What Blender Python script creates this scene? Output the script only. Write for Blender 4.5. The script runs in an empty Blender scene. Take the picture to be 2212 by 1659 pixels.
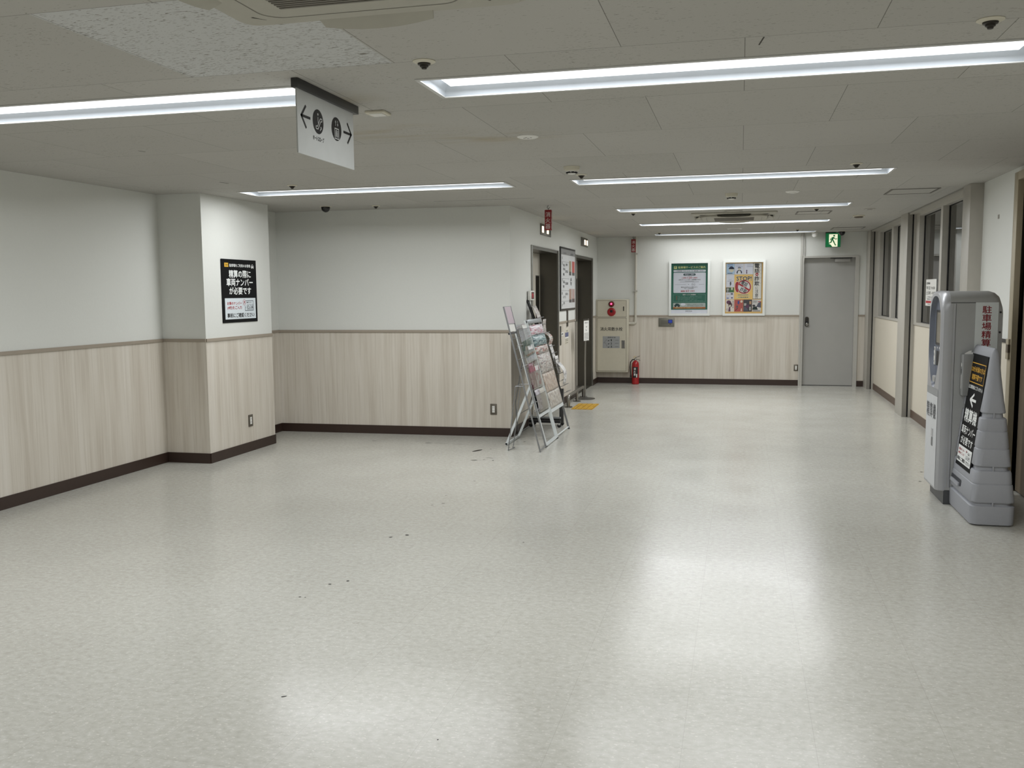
import bpy, bmesh, math, random
from math import sin, cos, pi, radians, sqrt
from mathutils import Vector, Matrix

random.seed(7)
SC = bpy.context.scene
COL = SC.collection

# ------------------------------------------------------------------ camera, world, exposure
CAM_YAW, CAM_PITCH, CAM_ROLL, FOCAL_PX = 0.242940937, -0.0986991228, -0.00832979493, 1991.547
cd = bpy.data.cameras.new('camera')
cam = bpy.data.objects.new('camera', cd)
COL.objects.link(cam)
cd.sensor_width = 36.0
cd.lens = FOCAL_PX / 2212.0 * 36.0
cd.clip_start = 0.05
_f = Vector((-sin(CAM_YAW) * cos(CAM_PITCH), cos(CAM_YAW) * cos(CAM_PITCH), sin(CAM_PITCH)))
_r0 = Vector((cos(CAM_YAW), sin(CAM_YAW), 0))
_u0 = _r0.cross(_f)
_r = cos(CAM_ROLL) * _r0 + sin(CAM_ROLL) * _u0
_u = -sin(CAM_ROLL) * _r0 + cos(CAM_ROLL) * _u0
cam.matrix_world = Matrix(((_r.x, _u.x, -_f.x, 0), (_r.y, _u.y, -_f.y, 0), (_r.z, _u.z, -_f.z, 1.5), (0, 0, 0, 1)))
SC.camera = cam

world = bpy.data.worlds.new('world')
SC.world = world
world.use_nodes = True
world.node_tree.nodes['Background'].inputs[0].default_value = (0.6, 0.65, 0.7, 1)
world.node_tree.nodes['Background'].inputs[1].default_value = 0.05

SC.view_settings.view_transform = 'Standard'
SC.view_settings.look = 'None'
SC.view_settings.gamma = 1.0
SC.view_settings.use_curve_mapping = False
SC.view_settings.exposure = 0.0
LAMP = 36.0                    # radiance of the downward face of the ceiling light bars
LAMP_COL = (0.965, 0.985, 1.0)

# ------------------------------------------------------------------ materials
def lin(c):
    return tuple(((x / 255) / 12.92 if x / 255 <= 0.04045 else ((x / 255 + 0.055) / 1.055) ** 2.4) for x in c)

MATS = {}

def node(nt, typ, **kw):
    n = nt.nodes.new(typ)
    for k, v in kw.items():
        setattr(n, k, v)
    return n

def M(name, srgb, rough=0.5, metal=0.0, var=0.05, scale=18.0, spec=0.5, bump=0.0, coat=0.0, emit=0.0, stretch=(1, 1, 1)):
    """procedural principled material: colour and roughness wander a little with a noise texture"""
    if name in MATS:
        return MATS[name]
    m = bpy.data.materials.new(name)
    m.use_nodes = True
    nt = m.node_tree
    p = nt.nodes['Principled BSDF']
    c = lin(srgb)
    geo = node(nt, 'ShaderNodeNewGeometry')
    mp = node(nt, 'ShaderNodeMapping')
    mp.inputs['Scale'].default_value = stretch
    nz = node(nt, 'ShaderNodeTexNoise')
    nz.inputs['Scale'].default_value = scale
    nz.inputs['Detail'].default_value = 4
    nt.links.new(geo.outputs['Position'], mp.inputs[0])
    nt.links.new(mp.outputs[0], nz.inputs['Vector'])
    mx = node(nt, 'ShaderNodeMix', data_type='RGBA')
    mx.inputs[6].default_value = tuple(max(0, x * (1 - var)) for x in c) + (1,)
    mx.inputs[7].default_value = tuple(min(1, x * (1 + var)) for x in c) + (1,)
    nt.links.new(nz.outputs['Fac'], mx.inputs[0])
    nt.links.new(mx.outputs[2], p.inputs['Base Color'])
    p.inputs['Roughness'].default_value = rough
    p.inputs['Metallic'].default_value = metal
    p.inputs['Specular IOR Level'].default_value = spec
    p.inputs['Coat Weight'].default_value = coat
    if emit:
        p.inputs['Emission Color'].default_value = c + (1,)
        p.inputs['Emission Strength'].default_value = emit
    if bump:
        b = node(nt, 'ShaderNodeBump')
        b.inputs['Strength'].default_value = bump
        b.inputs['Distance'].default_value = 0.004
        nt.links.new(nz.outputs['Fac'], b.inputs['Height'])
        nt.links.new(b.outputs[0], p.inputs['Normal'])
    MATS[name] = m
    return m

def ramp(nt, src, stops):
    r = node(nt, 'ShaderNodeValToRGB')
    el = r.color_ramp.elements
    while len(el) < len(stops):
        el.new(0.5)
    for e, (pos, c) in zip(el, stops):
        e.position = pos
        e.color = tuple(c) + (1,) if len(c) == 3 else c
    nt.links.new(src, r.inputs[0])
    return r

def math_n(nt, op, a, b=None, c=None):
    n = node(nt, 'ShaderNodeMath', operation=op)
    for i, x in enumerate((a, b, c)):
        if x is None:
            continue
        if isinstance(x, (int, float)):
            n.inputs[i].default_value = x
        else:
            nt.links.new(x, n.inputs[i])
    return n.outputs[0]

def mixc(nt, fac, a, b, blend='MIX'):
    n = node(nt, 'ShaderNodeMix', data_type='RGBA', blend_type=blend)
    for i, x in ((0, fac), (6, a), (7, b)):
        if isinstance(x, (int, float)):
            n.inputs[i].default_value = x
        elif isinstance(x, tuple):
            n.inputs[i].default_value = x + (1,) if len(x) == 3 else x
        else:
            nt.links.new(x, n.inputs[i])
    return n.outputs[2]

def noise(nt, vec, scale, detail=3, rough=0.5):
    n = node(nt, 'ShaderNodeTexNoise')
    n.inputs['Scale'].default_value = scale
    n.inputs['Detail'].default_value = detail
    n.inputs['Roughness'].default_value = rough
    nt.links.new(vec, n.inputs['Vector'])
    return n.outputs['Fac']

def mapped(nt, scale, loc=(0, 0, 0)):
    g = node(nt, 'ShaderNodeNewGeometry')
    m = node(nt, 'ShaderNodeMapping')
    m.inputs['Scale'].default_value = scale
    m.inputs['Location'].default_value = loc
    nt.links.new(g.outputs['Position'], m.inputs[0])
    return m.outputs[0]

def newmat(name):
    m = bpy.data.materials.new(name)
    m.use_nodes = True
    MATS[name] = m
    return m, m.node_tree, m.node_tree.nodes['Principled BSDF']

def mat_floor():
    m, nt, p = newmat('waxed_vinyl_tile')
    v = mapped(nt, (1, 1, 1))
    big = noise(nt, v, 1.3, 3)
    streak = noise(nt, mapped(nt, (30, 38, 1)), 1.0, 4, 0.6)
    fl = noise(nt, mapped(nt, (62, 95, 1), (3, 1, 0)), 1.0, 1.8, 0.5)
    base = ramp(nt, streak, [(0.25, lin((168, 167, 158))), (0.5, lin((182, 181, 173))), (0.75, lin((193, 193, 187)))]).outputs[0]
    light = ramp(nt, fl, [(0.62, (0, 0, 0)), (0.67, (1, 1, 1))]).outputs[0]
    base = mixc(nt, math_n(nt, 'MULTIPLY', light, 0.5), base, lin((218, 217, 210)))
    dark = ramp(nt, fl, [(0.26, (1, 1, 1)), (0.36, (0, 0, 0))]).outputs[0]
    base = mixc(nt, math_n(nt, 'MULTIPLY', dark, 0.28), base, lin((150, 143, 128)))
    br = node(nt, 'ShaderNodeTexBrick', offset=0.0, squash=1.0)
    br.inputs['Scale'].default_value = 1.0
    br.inputs['Mortar Size'].default_value = 0.0007
    br.inputs['Mortar Smooth'].default_value = 0.4
    br.inputs['Brick Width'].default_value = 0.4285
    br.inputs['Row Height'].default_value = 0.448
    br.inputs['Color1'].default_value = (1, 1, 1, 1)
    br.inputs['Color2'].default_value = (0.965, 0.965, 0.965, 1)
    br.inputs['Mortar'].default_value = (0.72, 0.71, 0.69, 1)
    nt.links.new(mapped(nt, (1, 1, 1), (1.451 + 0.4285 * 40, -2.955 + 0.448 * 40, 0)), br.inputs['Vector'])
    base = mixc(nt, 1.0, base, br.outputs['Color'], 'MULTIPLY')
    base = mixc(nt, 0.12, base, ramp(nt, big, [(0.3, lin((176, 170, 158))), (0.7, lin((210, 206, 198)))]).outputs[0])
    nt.links.new(base, p.inputs['Base Color'])
    rg = ramp(nt, noise(nt, v, 2.3, 4), [(0.3, (0.18,) * 3), (0.7, (0.26,) * 3)]).outputs[0]
    nt.links.new(rg, p.inputs['Roughness'])
    p.inputs['Specular IOR Level'].default_value = 0.28
    b = node(nt, 'ShaderNodeBump')
    b.inputs['Strength'].default_value = 0.12
    b.inputs['Distance'].default_value = 0.002
    nt.links.new(noise(nt, v, 7, 2), b.inputs['Height'])
    nt.links.new(b.outputs[0], p.inputs['Normal'])
    return m

def mat_ceiling():
    m, nt, p = newmat('fissured_ceiling_board')
    br = node(nt, 'ShaderNodeTexBrick', offset=0.5, offset_frequency=2, squash=1.0)
    br.inputs['Scale'].default_value = 1.0
    br.inputs['Mortar Size'].default_value = 0.0014
    br.inputs['Mortar Smooth'].default_value = 0.15
    br.inputs['Brick Width'].default_value = 0.873
    br.inputs['Row Height'].default_value = 0.891
    br.inputs['Color1'].default_value = (1, 1, 1, 1)
    br.inputs['Color2'].default_value = (0.93, 0.93, 0.925, 1)
    br.inputs['Mortar'].default_value = (0.36, 0.35, 0.33, 1)
    nt.links.new(mapped(nt, (1, 1, 1), (0.436 + 0.873 * 20, -3.443 + 0.891 * 20, 0)), br.inputs['Vector'])
    fis = math_n(nt, 'MAXIMUM', noise(nt, mapped(nt, (34, 210, 1)), 1.0, 1.5, 0.5), noise(nt, mapped(nt, (46, 260, 1), (7, 3, 2)), 1.0, 1.0, 0.5))
    den = noise(nt, mapped(nt, (1, 1, 1), (5, 2, 0)), 2.2, 2)
    g = node(nt, 'ShaderNodeNewGeometry')
    sx = node(nt, 'ShaderNodeSeparateXYZ')
    nt.links.new(g.outputs['Position'], sx.inputs[0])
    def band(o, a, b):
        return math_n(nt, 'MULTIPLY', math_n(nt, 'GREATER_THAN', o, a), math_n(nt, 'LESS_THAN', o, b))
    fresh = math_n(nt, 'MULTIPLY', band(sx.outputs[0], -2.19, -1.318), band(sx.outputs[1], 2.552, 3.443))
    thr = math_n(nt, 'SUBTRACT', 0.735, math_n(nt, 'MULTIPLY', fresh, 0.06))
    hit = math_n(nt, 'GREATER_THAN', math_n(nt, 'ADD', fis, math_n(nt, 'MULTIPLY', math_n(nt, 'SUBTRACT', den, 0.5), 0.15)), thr)
    base = mixc(nt, noise(nt, mapped(nt, (1, 1, 1)), 1.1, 3), lin((180, 178, 172)), lin((188, 186, 181)))
    base = mixc(nt, fresh, base, lin((200, 201, 200)))
    # brown water stains on a few boards
    vor = noise(nt, mapped(nt, (3.0, 9.0, 1)), 1.0, 3)
    def blob(cx, cy, rx, ry):
        dx = math_n(nt, 'DIVIDE', math_n(nt, 'SUBTRACT', sx.outputs[0], cx), rx)
        dy = math_n(nt, 'DIVIDE', math_n(nt, 'SUBTRACT', sx.outputs[1], cy), ry)
        d = math_n(nt, 'SQRT', math_n(nt, 'ADD', math_n(nt, 'MULTIPLY', dx, dx), math_n(nt, 'MULTIPLY', dy, dy)))
        return math_n(nt, 'MAXIMUM', math_n(nt, 'SUBTRACT', 1.0, d), 0.0)
    st = math_n(nt, 'ADD', blob(-1.42, 5.2, 0.5, 0.28), math_n(nt, 'ADD', blob(-1.9, 4.0, 0.35, 0.3), blob(-1.9, 4.9, 0.5, 0.3)))
    st = math_n(nt, 'MULTIPLY', st, ramp(nt, vor, [(0.4, (0, 0, 0)), (0.7, (0.8,) * 3)]).outputs[0])
    base = mixc(nt, st, base, lin((168, 155, 128)))
    base = mixc(nt, hit, base, lin((120, 115, 104)))
    base = mixc(nt, 1.0, base, br.outputs['Color'], 'MULTIPLY')
    nt.links.new(base, p.inputs['Base Color'])
    p.inputs['Roughness'].default_value = 0.85
    p.inputs['Specular IOR Level'].default_value = 0.2
    return m

def mat_wood():
    m, nt, p = newmat('pale_ash_wainscot')
    a = noise(nt, mapped(nt, (9, 9, 0.45)), 1.0, 5, 0.6)
    b = noise(nt, mapped(nt, (60, 60, 1.4)), 1.0, 3, 0.6)
    base = ramp(nt, a, [(0.3, lin((191, 182, 169))), (0.5, lin((206, 199, 187))), (0.72, lin((215, 209, 199)))]).outputs[0]
    base = mixc(nt, math_n(nt, 'MULTIPLY', ramp(nt, b, [(0.25, (1, 1, 1)), (0.5, (0, 0, 0))]).outputs[0], 0.45), base, lin((174, 163, 147)))
    base = mixc(nt, math_n(nt, 'MULTIPLY', ramp(nt, b, [(0.55, (0, 0, 0)), (0.75, (1, 1, 1))]).outputs[0], 0.35), base, lin((221, 215, 205)))
    nt.links.new(base, p.inputs['Base Color'])
    p.inputs['Roughness'].default_value = 0.42
    p.inputs['Specular IOR Level'].default_value = 0.35
    return m

def mat_print(name, srgb, dots, scale, thr=0.55, cols=None):
    """paper printed with small blocks of ink"""
    m, nt, p = newmat(name)
    tc = node(nt, 'ShaderNodeTexCoord')
    mp = node(nt, 'ShaderNodeMapping')
    mp.inputs['Scale'].default_value = scale
    nt.links.new(tc.outputs['Object'], mp.inputs[0])
    vo = node(nt, 'ShaderNodeTexVoronoi', distance='CHEBYCHEV')
    vo.inputs['Scale'].default_value = 1.0
    nt.links.new(mp.outputs[0], vo.inputs['Vector'])
    sep = node(nt, 'ShaderNodeSeparateColor')
    nt.links.new(vo.outputs['Color'], sep.inputs[0])
    stops = cols or [(0.0, srgb), (thr, srgb), (thr + 0.01, dots), (1.0, dots)]
    r = ramp(nt, sep.outputs[0], [(a, lin(c)) for a, c in stops])
    r.color_ramp.interpolation = 'CONSTANT'
    fine = noise(nt, mp.outputs[0], 4.0, 3)
    base = mixc(nt, math_n(nt, 'MULTIPLY', ramp(nt, fine, [(0.5, (0, 0, 0)), (0.62, (1, 1, 1))]).outputs[0], 0.4), r.outputs[0], lin(srgb))
    nt.links.new(base, p.inputs['Base Color'])
    p.inputs['Roughness'].default_value = 0.4
    return m

def mat_emit(name, col, strength):
    m = bpy.data.materials.new(name)
    m.use_nodes = True
    nt = m.node_tree
    nt.nodes.remove(nt.nodes['Principled BSDF'])
    e = node(nt, 'ShaderNodeEmission')
    e.inputs[0].default_value = tuple(col) + (1,)
    e.inputs[1].default_value = strength
    nt.links.new(e.outputs[0], nt.nodes['Material Output'].inputs[0])
    MATS[name] = m
    return m

def mat_glass(name, tint=(0.86, 0.9, 0.9), rough=0.0, gloss_ior=1.5, boost=1.0):
    """thin sheet: clear straight through plus a Fresnel reflection"""
    m = bpy.data.materials.new(name)
    m.use_nodes = True
    nt = m.node_tree
    nt.nodes.remove(nt.nodes['Principled BSDF'])
    t = node(nt, 'ShaderNodeBsdfTransparent')
    t.inputs[0].default_value = tint + (1,)
    g = node(nt, 'ShaderNodeBsdfGlossy')
    g.inputs['Roughness'].default_value = rough
    fr = node(nt, 'ShaderNodeFresnel')
    fr.inputs[0].default_value = gloss_ior
    mx = node(nt, 'ShaderNodeMixShader')
    nt.links.new(math_n(nt, 'MINIMUM', math_n(nt, 'MULTIPLY', fr.outputs[0], boost), 1.0), mx.inputs[0])
    nt.links.new(t.outputs[0], mx.inputs[1])
    nt.links.new(g.outputs[0], mx.inputs[2])
    nt.links.new(mx.outputs[0], nt.nodes['Material Output'].inputs[0])
    MATS[name] = m
    return m

FLOOR = mat_floor()
CEIL = mat_ceiling()
WOOD = mat_wood()
PAINT = M('white_wall_paper', (215, 216, 211), 0.8, var=0.02, scale=60, bump=0.15, spec=0.25)
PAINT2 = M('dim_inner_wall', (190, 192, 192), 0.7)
CREAM = M('cream_wall_paper', (206, 199, 184), 0.7, var=0.02, scale=50, bump=.1, spec=.3)
RAILM = M('taupe_dado_rail', (156, 145, 131), 0.45)
BASEM = M('dark_brown_vinyl', (52, 37, 30), 0.4, var=0.1)
GREYM = M('warm_grey_painted_steel', (176, 172, 163), 0.42)
GREYD = M('mid_grey_painted_steel', (138, 135, 128), 0.42)
BLACK = M('black_plastic', (16, 16, 17), 0.4)
GASKET = M('black_rubber_gasket', (12, 11, 11), 0.7)
WHITE = M('white_plastic', (226, 225, 220), 0.45)
IVORY = M('ivory_plastic', (206, 201, 184), 0.5)
STEEL = M('brushed_steel', (150, 148, 143), 0.3, 0.9, var=0.08)
DKSTEEL = M('dark_hairline_steel', (98, 95, 88), 0.3, 0.85, var=0.08, scale=6)
CHROME = M('polished_steel', (190, 190, 188), 0.15, 1.0)
REFL = M('white_lamp_reflector', (205, 212, 220), 0.35, spec=0.4)
TRIMW = M('white_lamp_trim', (205, 205, 202), 0.45)
LAMPM = mat_emit('led_bar', LAMP_COL, 2.0)
GLASS = mat_glass('window_glass', (0.8, 0.84, 0.85), boost=1.6)
ACRYL = mat_glass('clear_acrylic', (0.95, 0.965, 0.965), 0.03, 1.45, 1.6)
PCOVER = mat_glass('poster_cover', (0.985, 0.985, 0.985), 0.02, 1.4, .8)
INK = M('black_ink', (14, 14, 15), 0.5, var=0.0)
INKW = M('white_ink', (236, 238, 236), 0.5, var=0.0)
INKR = M('red_ink', (176, 34, 44), 0.5, var=0.0)

# ------------------------------------------------------------------ mesh building
FONT_CACHE = {}

def glyphs(s):
    key = s
    if key not in FONT_CACHE:
        c = bpy.data.curves.new('glyphs', 'FONT')
        c.body = s
        c.size = 1
        c.resolution_u = 2
        c.fill_mode = 'FRONT'
        c.space_line = 0.95
        c.align_x = 'CENTER'
        o = bpy.data.objects.new('glyphs', c)
        COL.objects.link(o)
        dg = bpy.context.evaluated_depsgraph_get()
        me = bpy.data.meshes.new_from_object(o.evaluated_get(dg))
        vs = [(v.co.x, v.co.y) for v in me.vertices]
        fs = [tuple(p.vertices) for p in me.polygons]
        bpy.data.objects.remove(o)
        bpy.data.curves.remove(c)
        bpy.data.meshes.remove(me)
        FONT_CACHE[key] = (vs, fs)
    return FONT_CACHE[key]

class MB:
    """collects shapes in a frame (origin, u, v, n = u x v) and links them as ONE mesh object"""
    def __init__(s, o=(0, 0, 0), u=(1, 0, 0), v=(0, 1, 0)):
        s.v = []; s.f = []; s.m = []; s.sm = []; s.mats = []
        s.frame(o, u, v)
    def frame(s, o=(0, 0, 0), u=(1, 0, 0), v=(0, 1, 0)):
        s.o = Vector(o); s.u = Vector(u).normalized(); s.vv = Vector(v).normalized(); s.n = s.u.cross(s.vv)
        return s
    def add(s, verts, faces, mat, smooth=False):
        if mat not in s.mats:
            s.mats.append(mat)
        k = s.mats.index(mat); b = len(s.v)
        for a, c, d in verts:
            s.v.append(s.o + a * s.u + c * s.vv + d * s.n)
        for f in faces:
            s.f.append(tuple(b + i for i in f)); s.m.append(k); s.sm.append(smooth)
    def box(s, x0, x1, y0, y1, z0, z1, mat, bev=0.0, seg=2):
        if bev <= 0:
            vs = [(x, y, z) for z in (z0, z1) for y in (y0, y1) for x in (x0, x1)]
            s.add(vs, [(0, 2, 3, 1), (4, 5, 7, 6), (0, 1, 5, 4), (2, 6, 7, 3), (0, 4, 6, 2), (1, 3, 7, 5)], mat)
            return
        bm = bmesh.new()
        bmesh.ops.create_cube(bm, size=1)
        for v in bm.verts:
            v.co = Vector(((x0 + x1) / 2 + v.co.x * (x1 - x0), (y0 + y1) / 2 + v.co.y * (y1 - y0), (z0 + z1) / 2 + v.co.z * (z1 - z0)))
        bmesh.ops.bevel(bm, geom=bm.edges[:], offset=bev, segments=seg, affect='EDGES', profile=0.5)
        bm.verts.index_update()
        s.add([tuple(v.co) for v in bm.verts], [tuple(v.index for v in f.verts) for f in bm.faces], mat, True)
        bm.free()
    def rect(s, a0, b0, a1, b1, c, mat):
        s.add([(a0, b0, c), (a1, b0, c), (a1, b1, c), (a0, b1, c)], [(0, 1, 2, 3)], mat)
    def poly(s, pts, c, mat):
        s.add([(a, b, c) for a, b in pts], [tuple(range(len(pts)))], mat)
    def rrect_pts(s, a0, b0, a1, b1, r, n=5):
        pts = []
        for cx, cy, st in ((a1 - r, b1 - r, 0), (a0 + r, b1 - r, 90), (a0 + r, b0 + r, 180), (a1 - r, b0 + r, 270)):
            for i in range(n + 1):
                t = radians(st + 90 * i / n)
                pts.append((cx + r * cos(t), cy + r * sin(t)))
        return pts
    def rrect(s, a0, b0, a1, b1, r, c, mat):
        s.poly(s.rrect_pts(a0, b0, a1, b1, r), c, mat)
    def frame_rect(s, a0, b0, a1, b1, w, c, mat):
        s.rect(a0, b0, a1, b0 + w, c, mat); s.rect(a0, b1 - w, a1, b1, c, mat)
        s.rect(a0, b0 + w, a0 + w, b1 - w, c, mat); s.rect(a1 - w, b0 + w, a1, b1 - w, c, mat)
    def disc(s, ca, cb, ra, rb, c, mat, n=28):
        s.poly([(ca + ra * cos(2 * pi * i / n), cb + rb * sin(2 * pi * i / n)) for i in range(n)], c, mat)
    def ring(s, ca, cb, r0, r1, c, mat, n=32, a0=0, a1=360):
        vs = []; fs = []
        for i in range(n + 1):
            t = radians(a0 + (a1 - a0) * i / n)
            vs += [(ca + r0 * cos(t), cb + r0 * sin(t), c), (ca + r1 * cos(t), cb + r1 * sin(t), c)]
            if i:
                fs.append((2 * i - 2, 2 * i - 1, 2 * i + 1, 2 * i))
        s.add(vs, fs, mat)
    def stroke(s, a0, b0, a1, b1, w, c, mat):
        d = Vector((a1 - a0, b1 - b0)).normalized() * (w / 2)
        s.poly([(a0 + d.y, b0 - d.x), (a1 + d.y, b1 - d.x), (a1 - d.y, b1 + d.x), (a0 - d.y, b0 + d.x)], c, mat)
    def text(s, t, a0, b0, a1, b1, c, mat, bold=0.012, rot=0.0):
        vs, fs = glyphs(t)
        x0 = min(p[0] for p in vs); x1 = max(p[0] for p in vs); y0 = min(p[1] for p in vs); y1 = max(p[1] for p in vs)
        sx = (a1 - a0) / max(x1 - x0, 1e-6); sy = (b1 - b0) / max(y1 - y0, 1e-6)
        pts = [(a0 + (x - x0) * sx, b0 + (y - y0) * sy) for x, y in vs]
        if rot:
            ca, cb = (a0 + a1) / 2, (b0 + b1) / 2; cr, sr = cos(rot), sin(rot)
            pts = [(ca + (x - ca) * cr - (y - cb) * sr, cb + (x - ca) * sr + (y - cb) * cr) for x, y in pts]
        q = bold * min(abs(sx), abs(sy))
        for i, (ox, oy) in enumerate(((-q, 0), (q, 0), (0, q), (0, -q)) if bold > .007 else ((0, 0),)):
            s.add([(x + ox, y + oy, c + .00012 * i) for x, y in pts], fs, mat)
    def prism(s, pts, c0, c1, mat, smooth=False):
        n = len(pts)
        s.add([(a, b, c0) for a, b in pts] + [(a, b, c1) for a, b in pts],
              [tuple(reversed(range(n))), tuple(range(n, 2 * n))], mat)
        s.add([(a, b, c0) for a, b in pts] + [(a, b, c1) for a, b in pts],
              [(i, (i + 1) % n, n + (i + 1) % n, n + i) for i in range(n)], mat, smooth)
    def loft(s, secs, mat, cap0=True, cap1=True, smooth=False):
        n = len(secs[0]); vs = [p for sec in secs for p in sec]; fs = []
        for k in range(len(secs) - 1):
            for i in range(n):
                j = (i + 1) % n
                fs.append((k * n + i, k * n + j, (k + 1) * n + j, (k + 1) * n + i))
        s.add(vs, fs, mat, smooth)
        if cap0:
            s.add(secs[0], [tuple(reversed(range(n)))], mat)
        if cap1:
            s.add(secs[-1], [tuple(range(n))], mat)
    def tube(s, pts, r, mat, n=8, cap=True, rr=None):
        P = [Vector(p) for p in pts]; secs = []
        up = None
        for i, p in enumerate(P):
            t = (P[min(i + 1, len(P) - 1)] - P[max(i - 1, 0)]).normalized()
            if up is None:
                up = Vector((0, 0, 1)) if abs(t.z) < 0.9 else Vector((1, 0, 0))
            a = t.cross(up).normalized(); b = a.cross(t).normalized(); up = b
            q = rr[i] if rr else r
            secs.append([tuple(p + q * (cos(2 * pi * k / n) * a + sin(2 * pi * k / n) * b)) for k in range(n)])
        s.loft(secs, mat, cap, cap, True)
    def bar(s, p0, p1, w, d, mat, side=(0, 1, 0)):
        """rectangular bar: w along side, d across"""
        p0 = Vector(p0); p1 = Vector(p1); t = (p1 - p0).normalized()
        b = Vector(side); b = (b - t * b.dot(t)).normalized(); a = b.cross(t)
        secs = [[tuple(p + sx * w / 2 * b + sy * d / 2 * a) for sx, sy in ((-1, -1), (1, -1), (1, 1), (-1, 1))] for p in (p0, p1)]
        s.loft(secs, mat)
    def lathe(s, prof, mat, n=24, c=(0, 0)):
        """revolve (radius, height) about the frame's n axis"""
        secs = [[(c[0] + r * cos(2 * pi * k / n), c[1] + r * sin(2 * pi * k / n), h) for k in range(n)] for r, h in prof]
        s.loft(secs, mat, True, True, True)
    def build(s, name, parent=None, label=None):
        me = bpy.data.meshes.new(name)
        o = bpy.data.objects.new(name, me)
        COL.objects.link(o)
        if parent is not None:
            inv = ROOT_INV[parent.name]
            o.parent = parent
        else:
            inv = None
        vs = [tuple(inv @ v) if inv else tuple(v) for v in s.v]
        if parent is None and vs:
            c0 = Vector((sum(v[0] for v in vs) / len(vs), sum(v[1] for v in vs) / len(vs), min(v[2] for v in vs)))
            vs = [(v[0] - c0.x, v[1] - c0.y, v[2] - c0.z) for v in vs]
            o.location = c0
            ROOT_INV[o.name] = Matrix.Translation(-c0)
        else:
            ROOT_INV[o.name] = inv
        me.from_pydata(vs, [], s.f)
        for m in s.mats:
            me.materials.append(m)
        me.polygons.foreach_set('material_index', s.m)
        me.polygons.foreach_set('use_smooth', s.sm)
        me.update()
        if any(s.sm):
            try:
                me.set_sharp_from_angle(angle=radians(38))
            except Exception:
                pass
        if label:
            o['label'] = label
        return o

ROOT_INV = {}

def thing(name, label, cat, loc, group=None, kind=None):
    o = bpy.data.objects.new(name, None)
    o.empty_display_size = 0.1
    COL.objects.link(o)
    o.location = loc
    ROOT_INV[o.name] = Matrix.Translation(-Vector(loc))
    o['label'] = label
    o['category'] = cat
    if group:
        o['group'] = group
    if kind:
        o['kind'] = kind
    return o

def tag(o, label, cat, group=None, kind=None):
    o['label'] = label
    o['category'] = cat
    if group:
        o['group'] = group
    if kind:
        o['kind'] = kind
    return o

def struct(o):
    o['kind'] = 'structure'
    return o

def dup(root, loc, label, group=None):
    """copy a thing with copies of its parts and their sub-parts"""
    r = root.copy(); COL.objects.link(r)
    r.location = loc; r['label'] = label
    if group:
        r['group'] = group
    for ch in list(root.children):
        c = ch.copy(); COL.objects.link(c); c.parent = r
        for g in list(ch.children):
            d = g.copy(); COL.objects.link(d); d.parent = c
    return r

def solidify(o, t, off=-1.0):
    md = o.modifiers.new('thickness', 'SOLIDIFY')
    md.thickness = t
    md.offset = off
    return o

def grid_holes(mb, a0, a1, b0, b1, holes, matf, bsplit=()):
    xs = sorted({a0, a1} | {h[0] for h in holes} | {h[1] for h in holes})
    ys = sorted({b0, b1} | {h[2] for h in holes} | {h[3] for h in holes} | set(bsplit))
    xs = [x for x in xs if a0 <= x <= a1]; ys = [y for y in ys if b0 <= y <= b1]
    idx = {}; vs = []
    def vid(x, y):
        if (x, y) not in idx:
            idx[(x, y)] = len(vs); vs.append((x, y, 0))
        return idx[(x, y)]
    groups = {}
    for i in range(len(xs) - 1):
        for j in range(len(ys) - 1):
            cx, cy = (xs[i] + xs[i + 1]) / 2, (ys[j] + ys[j + 1]) / 2
            if any(h[0] < cx < h[1] and h[2] < cy < h[3] for h in holes):
                continue
            groups.setdefault(matf(cx, cy), []).append((vid(xs[i], ys[j]), vid(xs[i + 1], ys[j]), vid(xs[i + 1], ys[j + 1]), vid(xs[i], ys[j + 1])))
    base = len(mb.v)
    first = True
    for m, fs in groups.items():
        if m not in mb.mats:
            mb.mats.append(m)
        k = mb.mats.index(m)
        if first:
            for a, b, c in vs:
                mb.v.append(mb.o + a * mb.u + b * mb.vv + c * mb.n)
            first = False
        for f in fs:
            mb.f.append(tuple(base + i for i in f)); mb.m.append(k); mb.sm.append(False)

# ------------------------------------------------------------------ the room
HC = 2.385                       # ceiling height
DADO = 1.092
BH = 0.09                        # baseboard height
YN = -5.0                        # wall behind the camera
XR = 1.97
def lx(y):
    return -5.051 + 0.0192 * (y - 5.331)

# ceiling lights: (x0, x1, y0, y1)
XA, XB, XC, XD = -1.315, 1.076, -4.222, -1.86
LIGHTS = {
    'R1': (XA, XB, 3.735, 4.085), 'L1': (XC, XD, 3.705, 4.06), 'L2': (XC, XD, 7.28, 7.63),
    'R2': (XA, XB, 7.305, 7.655), 'R3': (XA, XB, 10.02, 10.38), 'R4': (XA, XB, 12.32, 12.64), 'R5': (XA, XB, 14.60, 14.88),
    'RB': (XA, XB, 0.13, 0.48), 'LB': (XC, XD, 0.13, 0.48), 'RC': (XA, XB, -3.45, -3.1), 'LC': (XC, XD, -3.45, -3.1),
    'BK': (2.7, 3.9, 10.4, 10.65),
}

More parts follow.
